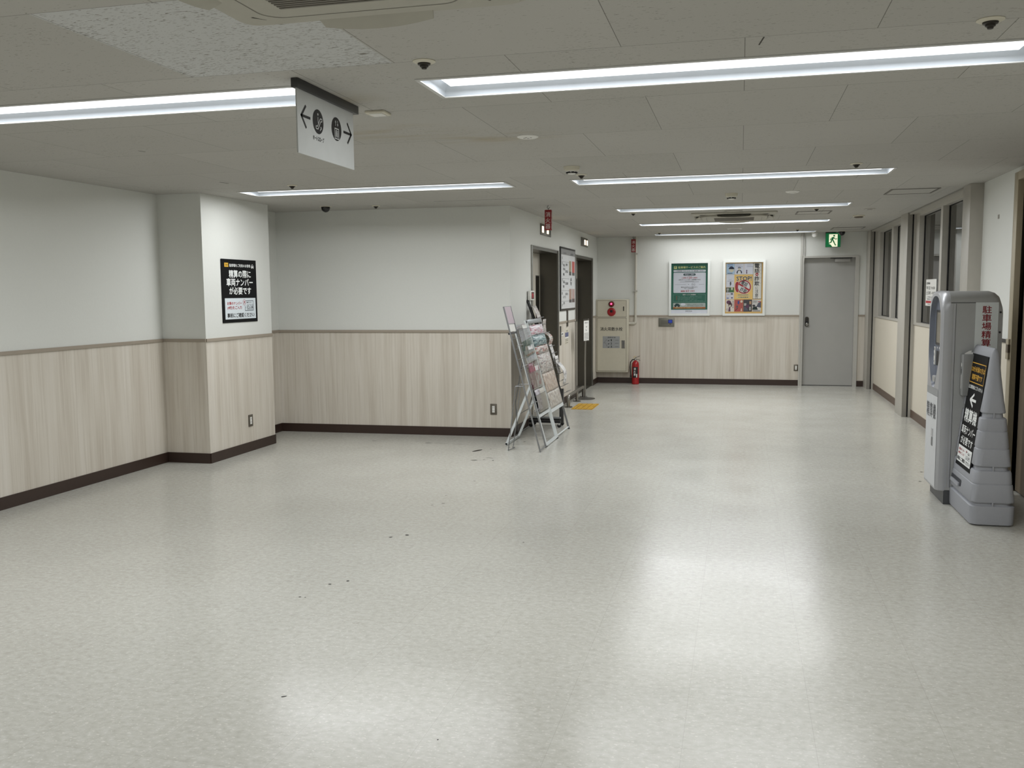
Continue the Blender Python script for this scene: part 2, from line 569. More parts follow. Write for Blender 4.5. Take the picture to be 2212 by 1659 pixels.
mb = MB()
mb.rect(-5.4, YN - 0.1, 4.7, 15.4, 0, FLOOR)
SCUFF = M('black_rubber_scuff', (38, 33, 29), 0.6)
for x, y, l, w, a in ((-2.32, 8.49, .012, .03, .3), (-2.42, 8.38, .05, .17, -0.5), (-2.31, 7.88, .075, .03, .2), (-3.03, 8.71, .09, .03, .1), (-2.90, 8.715, .2, .008, -0.05),
                      (-2.70, 8.70, .22, .007, -0.1), (-2.11, 6.44, .02, .012, .3), (-2.05, 6.19, .026, .012, 0), (-2.11, 6.12, .018, .01, 0), (-2.08, 5.24, .022, .03, -.4),
                      (-2.0, 5.31, .03, .022, -.5), (-2.05, 4.3, .022, .018, -.3), (-1.98, 4.37, .018, .018, .3), (-2.11, 4.08, .014, .012, 0), (-2.08, 4.08, .012, .012, .4),
                      (-2.05, 6.99, .02, .014, 0), (-1.64, 3.02, .026, .012, .5), (-0.97, 2.83, .006, .008, 0), (-1.55, 6.64, .008, .02, 0), (-3.63, 8.74, .05, .02, 0),
                      (-2.2, 8.02, .09, .01, -.1), (-2.14, 7.9, .02, .03, .2), (-2.23, 7.92, .02, .02, .2), (1.47, 8.08, .03, .02, 0), (1.39, 7.68, .03, .02, 0),
                      (-2.17, 8.62, .03, .03, 0), (-2.1, 8.98, .03, .03, 0), (-1.25, 5.3, .012, .012, 0)):
    c, sn = cos(a), sin(a)
    pts = []
    for k in range(9):
        t = 2 * pi * k / 9
        q = random.uniform(0.7, 1.15)
        px, py = l / 2 * cos(t) * q, w / 2 * sin(t) * q
        pts.append((x + px * c - py * sn, y + px * sn + py * c))
    mb.poly(pts, 0.0006, SCUFF)
struct(mb.build('floor'))

mb = MB((0, 0, HC), (1, 0, 0), (0, -1, 0))
grid_holes(mb, -5.4, 4.7, -15.4, 5.1, [(a, b, -d, -c) for a, b, c, d in LIGHTS.values()], lambda x, y: CEIL)
DENT = M('ceiling_scratch', (60, 56, 50), .8)
for q in ((.065, 3.452, .05, 3.555, .005), (-4.0, 6.62, -3.97, 6.70, .012), (-3.6, 5.05, -3.585, 5.1, .006), (-2.9, 8.62, -1.9, 8.60, .004)):
    mb.stroke(q[0], -q[1], q[2], -q[3], q[4], .0008, DENT)
struct(solidify(mb.build('ceiling'), 0.02))

def wall(name, p0, p1, holes=(), thick=0.1, lower=WOOD, upper=PAINT, split=True):
    """p0 -> p1 runs to the right as seen from the room; holes in (s0, s1, z0, z1)"""
    d = Vector((p1[0] - p0[0], p1[1] - p0[1], 0)); L = d.length
    m = MB((p0[0], p0[1], 0), d, (0, 0, 1))
    grid_holes(m, 0, L, 0, HC, list(holes), lambda x, z: lower if (z < DADO and split) else upper, (DADO,) if split else ())
    return struct(solidify(m.build(name), thick))

def strip(mb_, p0, p1, z0, z1, t, mat):
    d = Vector((p1[0] - p0[0], p1[1] - p0[1], 0)); L = d.length
    mb_.frame((p0[0], p0[1], 0), d, (0, 0, 1))
    mb_.box(0, L, z0, z1, 0, t, mat, 0)

E1 = (10.26, 11.772); E2 = (13.10, 14.615)
W1 = (12.09, 14.79); W2 = (8.85, 11.6)
wall('wall_left', (lx(YN), YN), (lx(7.26), 7.26))
m = MB()
for p0, p1 in (((lx(7.26), 7.26), (-4.583, 7.26)), ((-4.583, 7.26), (-4.563, 8.41)), ((-4.563, 8.41), (-4.9, 8.41))):
    d = Vector((p1[0] - p0[0], p1[1] - p0[1], 0))
    m.frame((p0[0], p0[1], 0), d, (0, 0, 1))
    m.rect(0, 0, d.length, DADO, 0, WOOD); m.rect(0, DADO, d.length, HC, 0, PAINT)
struct(m.build('wall_column'))
wall('wall_alcove_left', (-4.9, 8.41), (-4.9, 9.19))
wall('wall_alcove', (-4.9, 9.19), (-2.302, 9.258))
wall('wall_elevator', (-2.302, 9.258), (-2.296, 15.16), [(E1[0] - 9.258, E1[1] - 9.258, 0, 2.03), (E2[0] - 9.258, E2[1] - 9.258, 0, 2.03)], 0.24)
wall('wall_back', (-2.296, 15.16), (XR + .1, 15.165), [(0.925 + 2.296, 1.76 + 2.296, 0, 2.03)], 0.12)
wall('wall_right', (XR, 15.16), (XR, YN), [(15.16 - W1[1], 15.16 - W1[0], 1.092, HC - .002), (15.16 - W2[1], 15.16 - W2[0], 1.092, HC - .002),
                                          (15.16 - 7.44, 15.16 - 6.0, 0, 2.3)], 0.1, CREAM)
wall('wall_rear', (XR + .1, YN), (lx(YN) - .1, YN))
# the room behind the windows
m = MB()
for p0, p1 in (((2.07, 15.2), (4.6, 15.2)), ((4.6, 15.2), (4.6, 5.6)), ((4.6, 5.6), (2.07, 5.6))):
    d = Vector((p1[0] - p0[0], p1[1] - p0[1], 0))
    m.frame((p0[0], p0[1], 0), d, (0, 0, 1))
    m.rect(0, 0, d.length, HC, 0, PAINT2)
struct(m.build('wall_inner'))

# dado rails and baseboards
runs = [('left', [((lx(YN), YN), (lx(7.26), 7.26))]),
        ('column', [((lx(7.26), 7.26), (-4.583, 7.26)), ((-4.583, 7.26), (-4.563, 8.41)), ((-4.563, 8.41), (-4.9, 8.41))]),
        ('alcove', [((-4.9, 8.41), (-4.9, 9.19)), ((-4.9, 9.19), (-2.302, 9.258))]),
        ('elevator', [((-2.302, 9.258), (-2.301, E1[0] - .05)), ((-2.299, E1[1] + .05), (-2.298, E2[0] - .05)), ((-2.2965, E2[1] + .05), (-2.296, 15.16))]),
        ('back', [((-2.296, 15.16), (0.895, 15.163)), ((1.765, 15.164), (1.87, 15.165))]),
        ('right', [((XR, 14.79), (XR, W1[0])), ((XR, W2[1]), (XR, 8.85)), ((XR, 8.56), (XR, 7.66))])]
for i, (side, segs) in enumerate(runs):
    m = MB()
    for p0, p1 in segs:
        strip(m, p0, p1, 0, BH, 0.009, BASEM if side != 'right' else M('brown_vinyl', (92, 74, 62), 0.45))
    struct(m.build('baseboard_' + side))
    m = MB()
    for p0, p1 in (segs if side != 'right' else [((XR, 8.56), (XR, 7.66))]):
        strip(m, p0, p1, DADO - 0.002, DADO + 0.024, 0.012, RAILM if side != 'right' else M('dark_dado_strip', (42, 38, 35), 0.5))
    struct(m.build('trim_%d' % (i + 1)))

# ------------------------------------------------------------------ ceiling lights
def ceiling_light(key, label, group='recessed bar lights in the ceiling', dim=1.0):
    x0, x1, y0, y1 = LIGHTS[key]
    t = thing('ceiling_light', label, 'ceiling light', ((x0 + x1) / 2, (y0 + y1) / 2, HC), group)
    m = MB()
    w = 0.014
    for a0, a1, b0, b1 in ((x0 - w, x1 + w, y0 - w, y0 + .004), (x0 - w, x1 + w, y1 - .004, y1 + w), (x0 - w, x0 + .004, y0, y1), (x1 - .004, x1 + w, y0, y1)):
        m.box(a0, a1, b0, b1, HC - 0.005, HC - 0.0005, TRIMW)
    m.build('trim_frame', t)
    ix, iy, zt = 0.05, 0.085, HC + 0.085
    lo = [(x0, y0, HC), (x1, y0, HC), (x1, y1, HC), (x0, y1, HC)]
    hi = [(x0 + ix, y0 + iy, zt), (x1 - ix, y0 + iy, zt), (x1 - ix, y1 - iy, zt), (x0 + ix, y1 - iy, zt)]
    m = MB()
    m.add(lo + hi, [(0, 1, 5, 4), (1, 2, 6, 5), (2, 3, 7, 6), (3, 0, 4, 7), (4, 5, 6, 7)], REFL)
    m.build('reflector', t)
    m = MB()
    yc = (y0 + y1) / 2; hw = 0.08; secs = []
    prof = [(-hw, zt - .001), (-hw, HC + .030), (-hw + .012, HC + .020), (hw - .012, HC + .020), (hw, HC + .030), (hw, zt - .001)]
    for x in (x0 + ix + .012, x1 - ix - .012):
        secs.append([(x, yc + a, b) for a, b in prof])
    m.loft(secs, LAMPM)
    m.build('led_bar', t)
    ld = bpy.data.lights.new('bar_glow', 'AREA')          # the shining downward face of the bar
    ld.shape = 'RECTANGLE'
    ld.size = (x1 - x0) - 2 * ix - .03
    ld.size_y = 2 * hw - .026
    ld.color = LAMP_COL
    ld.energy = LAMP * dim * pi * ld.size * ld.size_y
    lo = bpy.data.objects.new('bar_glow', ld)
    COL.objects.link(lo)
    lo.parent = t
    lo.location = (0, 0, .018)
    return t

ceiling_light('R1', 'long recessed light at top right, nearest and biggest, running out of the frame')
ceiling_light('L1', 'long recessed light at upper left, its right end behind the hanging arrow sign')
ceiling_light('L2', 'recessed light over the alcove at left, beside the black dome camera')
ceiling_light('R2', 'recessed light in the middle of the corridor, second from the camera on the right')
ceiling_light('R3', 'recessed light just in front of the far ceiling air conditioner')
ceiling_light('R4', 'recessed light just behind the far ceiling air conditioner', dim=1.6)
ceiling_light('R5', 'smallest recessed light, last one before the far wall with posters', dim=.38)
for k, s_ in (('RB', 'over the photographer on the right'), ('LB', 'over the photographer on the left'), ('RC', 'behind the photographer on the right'), ('LC', 'behind the photographer on the left')):
    ceiling_light(k, 'unseen recessed bar light added in the ceiling ' + s_)  # out-of-view fixtures at the row spacing, added to give illumination
ceiling_light('BK', 'added recessed light that brightens the room behind the right hand windows', 'added lights for the room behind the windows', .8)  # no known fixture here; added so the room behind the glass is less dark

# ------------------------------------------------------------------ ceiling fittings
def sprinkler(x, y, label):
    t = thing('sprinkler_head', label, 'sprinkler', (x, y, HC), 'sprinkler heads in the ceiling')
    m = MB((x, y, HC), (1, 0, 0), (0, -1, 0))
    m.lathe([(0.044, 0.0005), (0.044, 0.003), (0.036, 0.007), (0.030, 0.009)], IVORY, 24)
    m.build('cover_plate', t)
    m = MB((x, y, HC), (1, 0, 0), (0, -1, 0))
    m.lathe([(0.026, 0.006), (0.024, 0.014), (0.017, 0.016), (0.016, 0.022), (0.011, 0.024), (0.009, 0.030)], M('dark_bronze', (52, 48, 43), 0.4, 0.5), 20)
    m.build('nozzle', t)
    return t

S0 = sprinkler(-1.191, 3.449, 'sprinkler head above the left end of the nearest right hand light')
for x, y, l in ((0.787, 3.438, 'sprinkler head in the top right corner of the picture'), (-1.184, 7.015, 'small sprinkler head right beside the nearer smoke detector'),
                (-3.556, 6.971, 'sprinkler head above the left end of the alcove light'), (0.775, 6.997, 'sprinkler head above the right end of the middle corridor light'),
                (-3.582, 8.816, 'sprinkler head near the alcove wall, right of the dome camera'), (-1.193, 10.574, 'sprinkler head near the left end of the light before the far air conditioner'),
                (0.785, 10.656, 'sprinkler head near the right end of the light before the far air conditioner'),
                (-1.208, 14.2, 'sprinkler head above the left end of the farthest light'), (0.787, 14.18, 'sprinkler head above the right end of the farthest light')):
    dup(S0, (x, y, HC), l)

def smoke(x, y, label):
    t = thing('smoke_detector', label, 'smoke detector', (x, y, HC), 'smoke detectors')
    m = MB((x, y, HC), (1, 0, 0), (0, -1, 0))
    m.lathe([(0.058, 0.0005), (0.056, 0.012), (0.053, 0.024), (0.046, 0.026), (0.044, 0.032)], IVORY, 32)
    m.build('base', t)
    m = MB((x, y, HC), (1, 0, 0), (0, -1, 0))
    m.lathe([(0.042, 0.030), (0.040, 0.037), (0.028, 0.046), (0.026, 0.052), (0.012, 0.055)], WHITE, 32)
    m.build('cap', t)
    m = MB((x, y, HC), (1, 0, 0), (0, -1, 0))
    for k in range(8):
        a = 2 * pi * (k + .5) / 8
        m.frame(Vector((x, y, HC)) + Vector((0.0335 * cos(a), 0.0335 * sin(a), -0.0425)), (-sin(a), cos(a), 0), (0, 0, -1))
        m.box(-0.011, 0.011, -0.005, 0.005, -0.006, 0.006, BLACK)
    m.build('vent_slot', t)
    return t
smoke(-1.177, 6.56, 'round white smoke detector nearer to the camera, in front of the middle light')
dup(bpy.data.objects['smoke_detector'], (-0.097, 8.784, HC), 'round white smoke detector farther away, before the light near the far air conditioner')

def flat_disc(name, label, cat, x, y, r, h, mat, parts=()):
    t = thing(name, label, cat, (x, y, HC))
    m = MB((x, y, HC), (1, 0, 0), (0, -1, 0))
    m.lathe([(r, 0.0005), (r * 0.97, h * 0.5), (r * 0.8, h)], mat, 32)
    m.build('cover', t)
    for nm, rr, hh, mt in parts:
        m = MB((x, y, HC), (1, 0, 0), (0, -1, 0))
        m.lathe([(rr, h * 0.6), (rr, h + hh * .5), (rr * .7, h + hh)], mt, 24)
        m.build(nm, t)
    return t
t = flat_disc('emergency_light', 'round white plate with slots in the ceiling, in front of the nearest corridor row', 'emergency light', -1.193, 5.236, 0.062, 0.008, WHITE)
m = MB((-1.193, 5.236, HC - 0.0085), (1, 0, 0), (0, -1, 0))
for dx, dy, w in ((-.02, .0, .012), (0, -.012, .012), (.02, .006, .01), (-.006, .016, .01)):
    m.box(dx - w / 2, dx + w / 2, dy - .003, dy + .003, 0, 0.001, M('grey_slot', (96, 94, 90), 0.6))
m.build('slots', t)
flat_disc('heat_sensor', 'flat round white sensor on the ceiling, right of the farther smoke detector', 'sensor', 0.436, 8.757, 0.062, 0.012, WHITE, (('centre_cap', 0.03, 0.006, WHITE),))
flat_disc('ceiling_speaker', 'grey round speaker plate in front of the far air conditioner', 'speaker', -0.097, 10.65, 0.10, 0.006, GREYD, (('grille', 0.07, 0.003, GREYM),))
flat_disc('ceiling_speaker', 'round speaker plate between the last two lights before the far wall', 'speaker', -0.1, 13.72, 0.105, 0.008, WHITE, (('grille', 0.08, 0.003, GREYD),))
flat_disc('ceiling_vent', 'small flat round vent on the ceiling above the brown oval lamp, far right', 'vent', 1.36, 10.9, 0.06, 0.008, GREYM, (('centre_cap', 0.03, 0.004, GREYD),))
t = thing('oval_lamp', 'small brown oval lamp on the ceiling by the right hand windows', 'lamp', (1.352, 11.82, HC))
m = MB((1.352, 11.82, HC), (1, 0, 0), (0, -1, 0))
m.lathe([(0.07, 0.0005), (0.068, 0.012), (0.05, 0.016)], IVORY, 24); m.build('base', t)
m = MB((1.352, 11.82, HC), (1, 0, 0), (0, -1, 0))
m.lathe([(0.052, 0.014), (0.05, 0.026), (0.036, 0.032)], M('smoked_cover', (94, 84, 70), 0.4), 24); m.build('lamp_cover', t)

t = thing('square_sensor', 'square white plate on the ceiling right of the hanging arrow sign', 'sensor', (-1.738, 4.33, HC))
m = MB()
m.box(-1.738 - .05, -1.738 + .05, 4.28, 4.38, HC - .012, HC - .0005, IVORY, 0.003); m.build('plate', t)
m = MB()
m.box(-1.738 - .034, -1.738 + .034, 4.296, 4.364, HC - .016, HC - .011, WHITE, 0.002); m.build('lens', t)

def dome(x, y, r, label, base=True):
    t = thing('dome_camera', label, 'security camera', (x, y, HC), 'black dome cameras')
    m = MB((x, y, HC), (1, 0, 0), (0, -1, 0))
    m.lathe([(r * 1.4, 0.0005), (r * 1.38, 0.003), (r * 1.1, 0.005)], IVORY, 28); m.build('base', t)
    m = MB((x, y, HC), (1, 0, 0), (0, -1, 0))
    m.lathe([(r, 0.002)] + [(r * cos(pi / 2 * k / 6), 0.012 + r * 1.05 * sin(pi / 2 * k / 6)) for k in range(6)] + [(0.002, 0.012 + r * 1.05)],
            M('black_dome', (10, 10, 11), 0.12, spec=0.6), 28); m.build('dome', t)
dome(-4.1, 8.75, 0.045, 'black dome camera under the alcove ceiling at left')
dome(1.473, 14.93, 0.05, 'black dome camera beside the green exit sign')

t = thing('motion_sensor', 'small white motion sensor under the ceiling, left of the green exit sign', 'sensor', (1.09, 15.02, HC))
m = MB((1.09, 15.02, HC), (1, 0, 0), (0, -1, 0))
m.lathe([(0.05, 0.0005), (0.05, 0.015), (0.046, 0.02)], WHITE, 24); m.build('base', t)
m = MB((1.09, 15.02, HC), (1, 0, 0), (0, -1, 0))
m.lathe([(0.04, 0.018), (0.042, 0.05), (0.03, 0.07), (0.012, 0.076)], WHITE, 24); m.build('lens', t)

def hatch(x0, x1, y0, y1, label):
    t = thing('ceiling_hatch', label, 'ceiling hatch', ((x0 + x1) / 2, (y0 + y1) / 2, HC), 'access hatches in the ceiling')
    m = MB((0, 0, HC), (1, 0, 0), (0, -1, 0))
    fm = M('hatch_frame', (92, 88, 80), 0.5)
    w = 0.02
    for a0, a1, b0, b1 in ((x0, x1, y0, y0 + w), (x0, x1, y1 - w, y1), (x0, x0 + w, y0 + w, y1 - w), (x1 - w, x1, y0 + w, y1 - w)):
        m.box(a0, a1, -b1, -b0, 0.0005, 0.004, fm)
    m.build('hatch_frame', t)
    m = MB((0, 0, HC), (1, 0, 0), (0, -1, 0))
    m.box(x0 + w, x1 - w, -(y1 - w), -(y0 + w), 0.0005, 0.0025, CEIL); m.build('hatch_board', t)
hatch(1.28, 1.69, 8.87, 9.33, 'square access hatch in the ceiling above the nearer right hand window')
hatch(1.26, 1.70, 14.0, 14.44, 'square access hatch in the ceiling in front of the green exit sign')
hatch(0.60, 0.98, 11.0, 11.42, 'square access hatch in the ceiling right of the far air conditioner')

# ------------------------------------------------------------------ ceiling air conditioners
ACM = M('cream_aircon_plastic', (168, 165, 153), 0.5)
ACD = M('aircon_slot_dark', (48, 44, 38), 0.7)
ACG = M('aircon_grille', (110, 106, 96), 0.55)
def aircon(cx, cy, label):
    t = thing('air_conditioner', label, 'air conditioner', (cx, cy, HC), 'ceiling cassette air conditioners')
    F = lambda: MB((cx, cy, HC), (1, 0, 0), (0, -1, 0))     # n points down
    H = 0.475
    m = F()
    secs = []
    for q, h in ((H, 0.0005), (H, 0.012), (H - .02, 0.022)):
        secs.append([(a, b, h) for a, b in m.rrect_pts(-q, -q, q, q, 0.05)])
    m.loft(secs, ACM); m.build('outer_panel', t)
    m = F()
    for k in range(4):
        a = k * pi / 2
        m.frame((cx, cy, HC), (cos(a), -sin(a), 0), (-sin(a), -cos(a), 0))
        m.add([(-.20, .378, .0235), (.20, .378, .0235), (.18, .435, .0235), (-.18, .435, .0235)], [(0, 1, 2, 3)], ACD)
        for sx in (-1, 1):
            m.add([(sx * .34, .33, .0235), (sx * .40, .365, .0235), (sx * .375, .39, .0235), (sx * .31, .372, .0235)], [(0, 1, 2, 3)], ACD)
    m.build('outlet_slot', t)
    for k in range(4):
        a = k * pi / 2
        m = MB((cx, cy, HC), (cos(a), -sin(a), 0), (-sin(a), -cos(a), 0))
        secs = []
        for i in range(7):
            x = -.19 + .38 * i / 6
            bow = .012 * (1 - (x / .19) ** 2)
            secs.append([(x, .385, .026), (x * .93, .43 + bow, .052 + bow), (x * .93, .438 + bow, .048 + bow), (x, .392, .023)])
        m.loft(secs, ACM, smooth=False); m.build('flap', t)
    m = F()
    secs = []
    for q, h, r in ((.375, .020, .14), (.375, .040, .14), (.362, .048, .14)):
        secs.append([(a, b, h) for a, b in m.rrect_pts(-q, -q, q, q, r, 8)])
    m.loft(secs, ACM); mp = m.build('centre_panel', t)
    m = F()
    for p in (.315,):
        pts = m.rrect_pts(-p, -p, p, p, .07, 8)
        pin = m.rrect_pts(-p + .004, -p + .004, p - .004, p - .004, .067, 8)
        n = len(pts)
        m.add([(a, b, .0486) for a, b in pts] + [(a, b, .0486) for a, b in pin], [(i, (i + 1) % n, n + (i + 1) % n, n + i) for i in range(n)], ACG)
    m.build('panel_seam', mp)
    m = F()
    m.rect(-.225, -.225, .225, .225, .0487, ACD)
    for k in range(28):
        y = -.22 + .44 * k / 27
        m.box(-.225, .225, y - .0045, y + .0045, .0488, .052, ACG)
    m.build('intake_grille', mp)
    return t
aircon(-1.10, 2.335, 'ceiling air conditioner cut off by the top edge of the picture')
dup(bpy.data.objects['air_conditioner'], (-0.09, 11.27, HC), 'ceiling air conditioner far down the corridor between two lights')

# ------------------------------------------------------------------ hanging arrow sign
SX = -1.79
t = thing('hanging_sign', 'white hanging sign with two black arrows, escalator and lift symbols', 'sign', (SX, 3.865, HC))
m = MB()
m.box(SX - .016, SX + .016, 3.555, 4.178, 2.347, HC - .0005, M('dark_grey_anodised', (62, 62, 62), 0.4, 0.3), 0.002)
m.build('ceiling_rail', t)
m = MB((SX + .003, 0, 0), (0, 1, 0), (0, 0, 1))
SG = M('frosted_sign_white', (180, 182, 180), 0.35)
m.box(3.568, 4.140, 2.085, 2.349, -.006, 0, SG)
def arrow(m, tip, tail, y, c, half=.046, d=.045, w=.011, mat=INK):
    sg = 1 if tail > tip else -1
    m.stroke(tip, y, tail, y, w, c, mat)
    m.stroke(tip - sg * .002, y - .004, tip + sg * d, y + half, w, c, mat)
    m.stroke(tip - sg * .002, y + .004, tip + sg * d, y - half, w, c, mat)
arrow(m, 3.602, 3.687, 2.243, .001)
arrow(m, 4.113, 4.024, 2.243, .001)
for cx in (3.7615, 3.949):
    m.disc(cx, 2.2425, .052, .052, .001, INK)
# escalator symbol
c = .002
for a0, b0, a1, b1 in ((3.737, 2.222, 3.752, 2.222), (3.752, 2.222, 3.78, 2.258), (3.78, 2.258, 3.797, 2.258), (3.797, 2.258, 3.797, 2.247), (3.797, 2.247, 3.785, 2.247),
                       (3.785, 2.247, 3.757, 2.211), (3.757, 2.211, 3.737, 2.211), (3.737, 2.211, 3.737, 2.222), (3.758, 2.236, 3.758, 2.262), (3.776, 2.206, 3.79, 2.223), (3.79, 2.223, 3.781, 2.222), (3.79, 2.223, 3.789, 2.213)):
    m.stroke(a0, b0, a1, b1, .0042, c, SG)
m.disc(3.758, 2.273, .0052, .0052, c, SG)
# lift symbol
m.frame_rect(3.926, 2.197, 3.972, 2.246, .0045, c, SG)
m.stroke(3.949, 2.199, 3.949, 2.244, .003, c, SG)
for x in (3.940, 3.958):
    m.disc(x, 2.233, .0035, .0035, c, SG); m.rect(x - .0035, 2.207, x + .0035, 2.229, c, SG)
m.stroke(3.938, 2.255, 3.938, 2.276, .004, c, SG); m.poly([(3.931, 2.270), (3.945, 2.270), (3.938, 2.281)], c, SG)
m.stroke(3.960, 2.260, 3.960, 2.281, .004, c, SG); m.poly([(3.960, 2.254), (3.967, 2.265), (3.953, 2.265)], c, SG)
m.text('オートスロープ', 3.708, 2.160, 3.815, 2.180, .001, INK, .015)
m.build('sign_panel', t)

# ------------------------------------------------------------------ red hanging extinguisher signs
REDS = M('red_sign_plastic', (132, 20, 26), 0.4)
def red_sign(x, y, zt, label):
    t = thing('extinguisher_sign', label, 'sign', (x, y, HC), 'red hanging extinguisher signs')
    m = MB()
    hk = [(x + .012 * cos(a), y, zt + .026 + .012 * sin(a)) for a in [radians(q) for q in range(120, 400, 35)]]
    m.tube([(x, y, HC - .001), (x, y, zt + .045)] + hk[:1], .0025, BLACK, 6)
    m.tube(hk, .0025, BLACK, 6)
    m.tube([(x, y, zt + .016), (x, y, zt)], .0025, BLACK, 6)
    m.build('hook', t)
    m = MB((x, y, zt), (1, 0, 0), (0, 0, 1))
    H = .205
    pts = [(-.036, -.026), (.036, -.026), (.036, .026), (-.036, .026)]
    m.box(-.034, .034, -H, 0, -.024, .024, REDS, 0.003)
    for k, ch in enumerate('消火器'):
        m.text(ch, -.024, -.072 - .06 * k, .024, -.022 - .06 * k, .0245, M('pale_sign_ink', (206, 190, 186), 0.5, var=0), .012)
    m.frame((x, y, zt), (0, 1, 0), (0, 0, 1))
    for k, ch in enumerate('消火器'):
        m.text(ch, -.018, -.072 - .06 * k, .018, -.022 - .06 * k, .0345, MATS['pale_sign_ink'], .012)
    m.build('sign_box', t)
    return t
red_sign(-1.922, 9.361, 2.338, 'red hanging fire extinguisher sign by the near lift')
dup(bpy.data.objects['extinguisher_sign'], (-1.69, 15.03, HC), 'red hanging fire extinguisher sign above the hydrant cabinet at the far wall')

# ------------------------------------------------------------------ lifts
IVD = M('ivory_lift_door', (196, 190, 178), 0.4)
JAMB = DKSTEEL
for n, (y0, y1) in enumerate((E1, E2)):
    d = thing('door_%d' % (n + 2), ('nearer' if n == 0 else 'farther') + ' lift entrance with dark steel jambs and ivory door on the left wall', 'lift', (-2.3, (y0 + y1) / 2, 0), 'lift entrances', 'structure')
    xi = -2.526
    m = MB()
    for b in ((xi - .02, -2.299, y0, y0 + .035, 0, 2.03), (xi - .02, -2.299, y1 - .035, y1, 0, 2.03), (xi - .02, -2.299, y0 + .035, y1 - .035, 1.995, 2.03)):
        m.box(*b, JAMB)
    m.build('jamb', d)
    m = MB()
    for b in ((-2.300, -2.288, y0 - .05, y0 + .004, 0, 2.075), (-2.300, -2.288, y1 - .004, y1 + .05, 0, 2.075), (-2.300, -2.288, y0, y1, 2.026, 2.075)):
        m.box(b[0], b[1], b[2], b[3], b[4], b[5] - .04 if b[5] > 2.05 else b[5], STEEL)
    m.build('architrave', d)
    ym = (y0 + y1) / 2
    for a0, a1 in ((y0 + .036, ym - .002), (ym + .002, y1 - .036)):
        m = MB()
        m.box(xi - .03, xi, a0, a1, 0.008, 1.994, IVD)
        dl = m.build('door_panel', d)
        m = MB((xi, 0, 0), (0, 1, 0), (0, 0, 1))
        w0 = a1 - .245 if a0 > ym else a0 + .05
        m.rect(w0 - .012, 1.03, w0 + .207, 1.717, .0008, STEEL)
        m.rect(w0, 1.04, w0 + .195, 1.705, .0016, M('black_window_glass', (6, 6, 7), 0.1))
        m.build('window_slit', dl)
    m = MB()
    m.box(xi, -2.302, y0, y1, 0.0005, 0.006, STEEL); m.build('sill', d)

IND = M('grey_indicator_plate', (118, 115, 108), 0.35, 0.7)
LIT = mat_emit('warm_indicator', (1.0, 0.80, 0.55), 3.2)
for n, (y0, y1, bars, lb) in enumerate(((10.712, 11.307, (10.774, 11.06), 'grey lift lantern with two lit bars over the nearer lift'),
                                        (13.555, 14.137, (13.83, 14.03), 'grey lift lantern with two lit bars over the farther lift'))):
    t = thing('lift_lantern', lb, 'indicator', (-2.3, (y0 + y1) / 2, 2.178), 'lift lanterns')
    m = MB(); m.box(-2.302, -2.289, y0, y1, 2.178, 2.308, IND, 0.002); m.build('plate', t)
    for b in bars:
        m = MB(); m.box(-2.290, -2.286, b, b + .092, 2.207, 2.28, LIT); m.build('lit_bar', t)
    for q in (y0 + .05, y1 - .05):
        m = MB(); m.box(-2.290, -2.2875, q - .005, q + .005, 2.2, 2.285, BLACK); m.build('slot', t)

# floor guide board between the lifts
t = thing('guide_board', 'framed floor guide board on the wall between the two lifts', 'notice board', (-2.3, 12.45, 1.255))
m = MB((-2.298, 0, 0), (0, 1, 0), (0, 0, 1))
m.box(11.9, 13.0, 1.255, 2.095, 0, .016, M('board_frame_dark', (58, 58, 57), 0.35, 0.5), 0.003); m.build('board_frame', t)
m = MB((-2.298 + .016, 0, 0), (0, 1, 0), (0, 0, 1))
BW = M('board_white', (206, 207, 207), 0.35); BG = M('board_grey', (134, 134, 133), 0.4)
m.rect(11.93, 1.283, 12.97, 1.995, .001, BW); m.rect(11.93, 1.995, 12.97, 2.07, .001, BG)
BT = M('board_text_grey', (96, 96, 98), 0.5, var=0)
m.text('フロアガイド', 12.08, 2.005, 12.3, 2.03, .002, BT); m.text('FLOOR', 12.62, 2.005, 12.82, 2.03, .002, BT)
for zz in (1.9, 1.68, 1.52, 1.38):
    m.rect(11.95, zz, 12.52, zz + .003, .002, BT)
for k, (tx, a, b, zz) in enumerate((('3F', 11.97, 12.02, 1.93), ('駐車場', 12.25, 12.37, 1.85), ('2F', 11.97, 12.02, 1.86), ('食料品', 12.05, 12.18, 1.84), ('衣料品', 12.05, 12.2, 1.79), ('日用品', 12.22, 12.4, 1.76),
                                    ('書籍', 12.05, 12.15, 1.72), ('1F', 11.97, 12.02, 1.64), ('薬品', 12.05, 12.18, 1.62), ('生活雑貨', 12.2, 12.42, 1.6), ('銀行', 12.05, 12.15, 1.56), ('案内', 12.22, 12.4, 1.46),
                                    ('B1', 11.97, 12.02, 1.47), ('レストラン', 12.05, 12.25, 1.42), ('文具', 12.05, 12.18, 1.34), ('〒', 11.97, 12.03, 1.31))):
    m.text(tx, a, zz, b, zz + .034, .002, BT, .012)
for a0, b0, a1, b1, col in ((12.5, 1.73, 12.65, 1.925, (150, 140, 110)), (12.72, 1.77, 12.92, 1.925, (186, 80, 72)), (12.72, 1.73, 12.92, 1.77, (84, 84, 80)), (12.5, 1.73, 12.65, 1.78, (72, 72, 68)),
                            (12.5, 1.36, 12.68, 1.545, (158, 128, 112)), (12.72, 1.36, 12.92, 1.545, (176, 150, 144)), (12.5, 1.36, 12.68, 1.40, (70, 66, 66)), (12.72, 1.36, 12.92, 1.41, (88, 72, 72))):
    m.rect(a0, b0, a1, b1, .002 if b1 - b0 > .06 else .003, M('board_picture_%d_%d_%d' % col, col, 0.4, var=.3, scale=25))
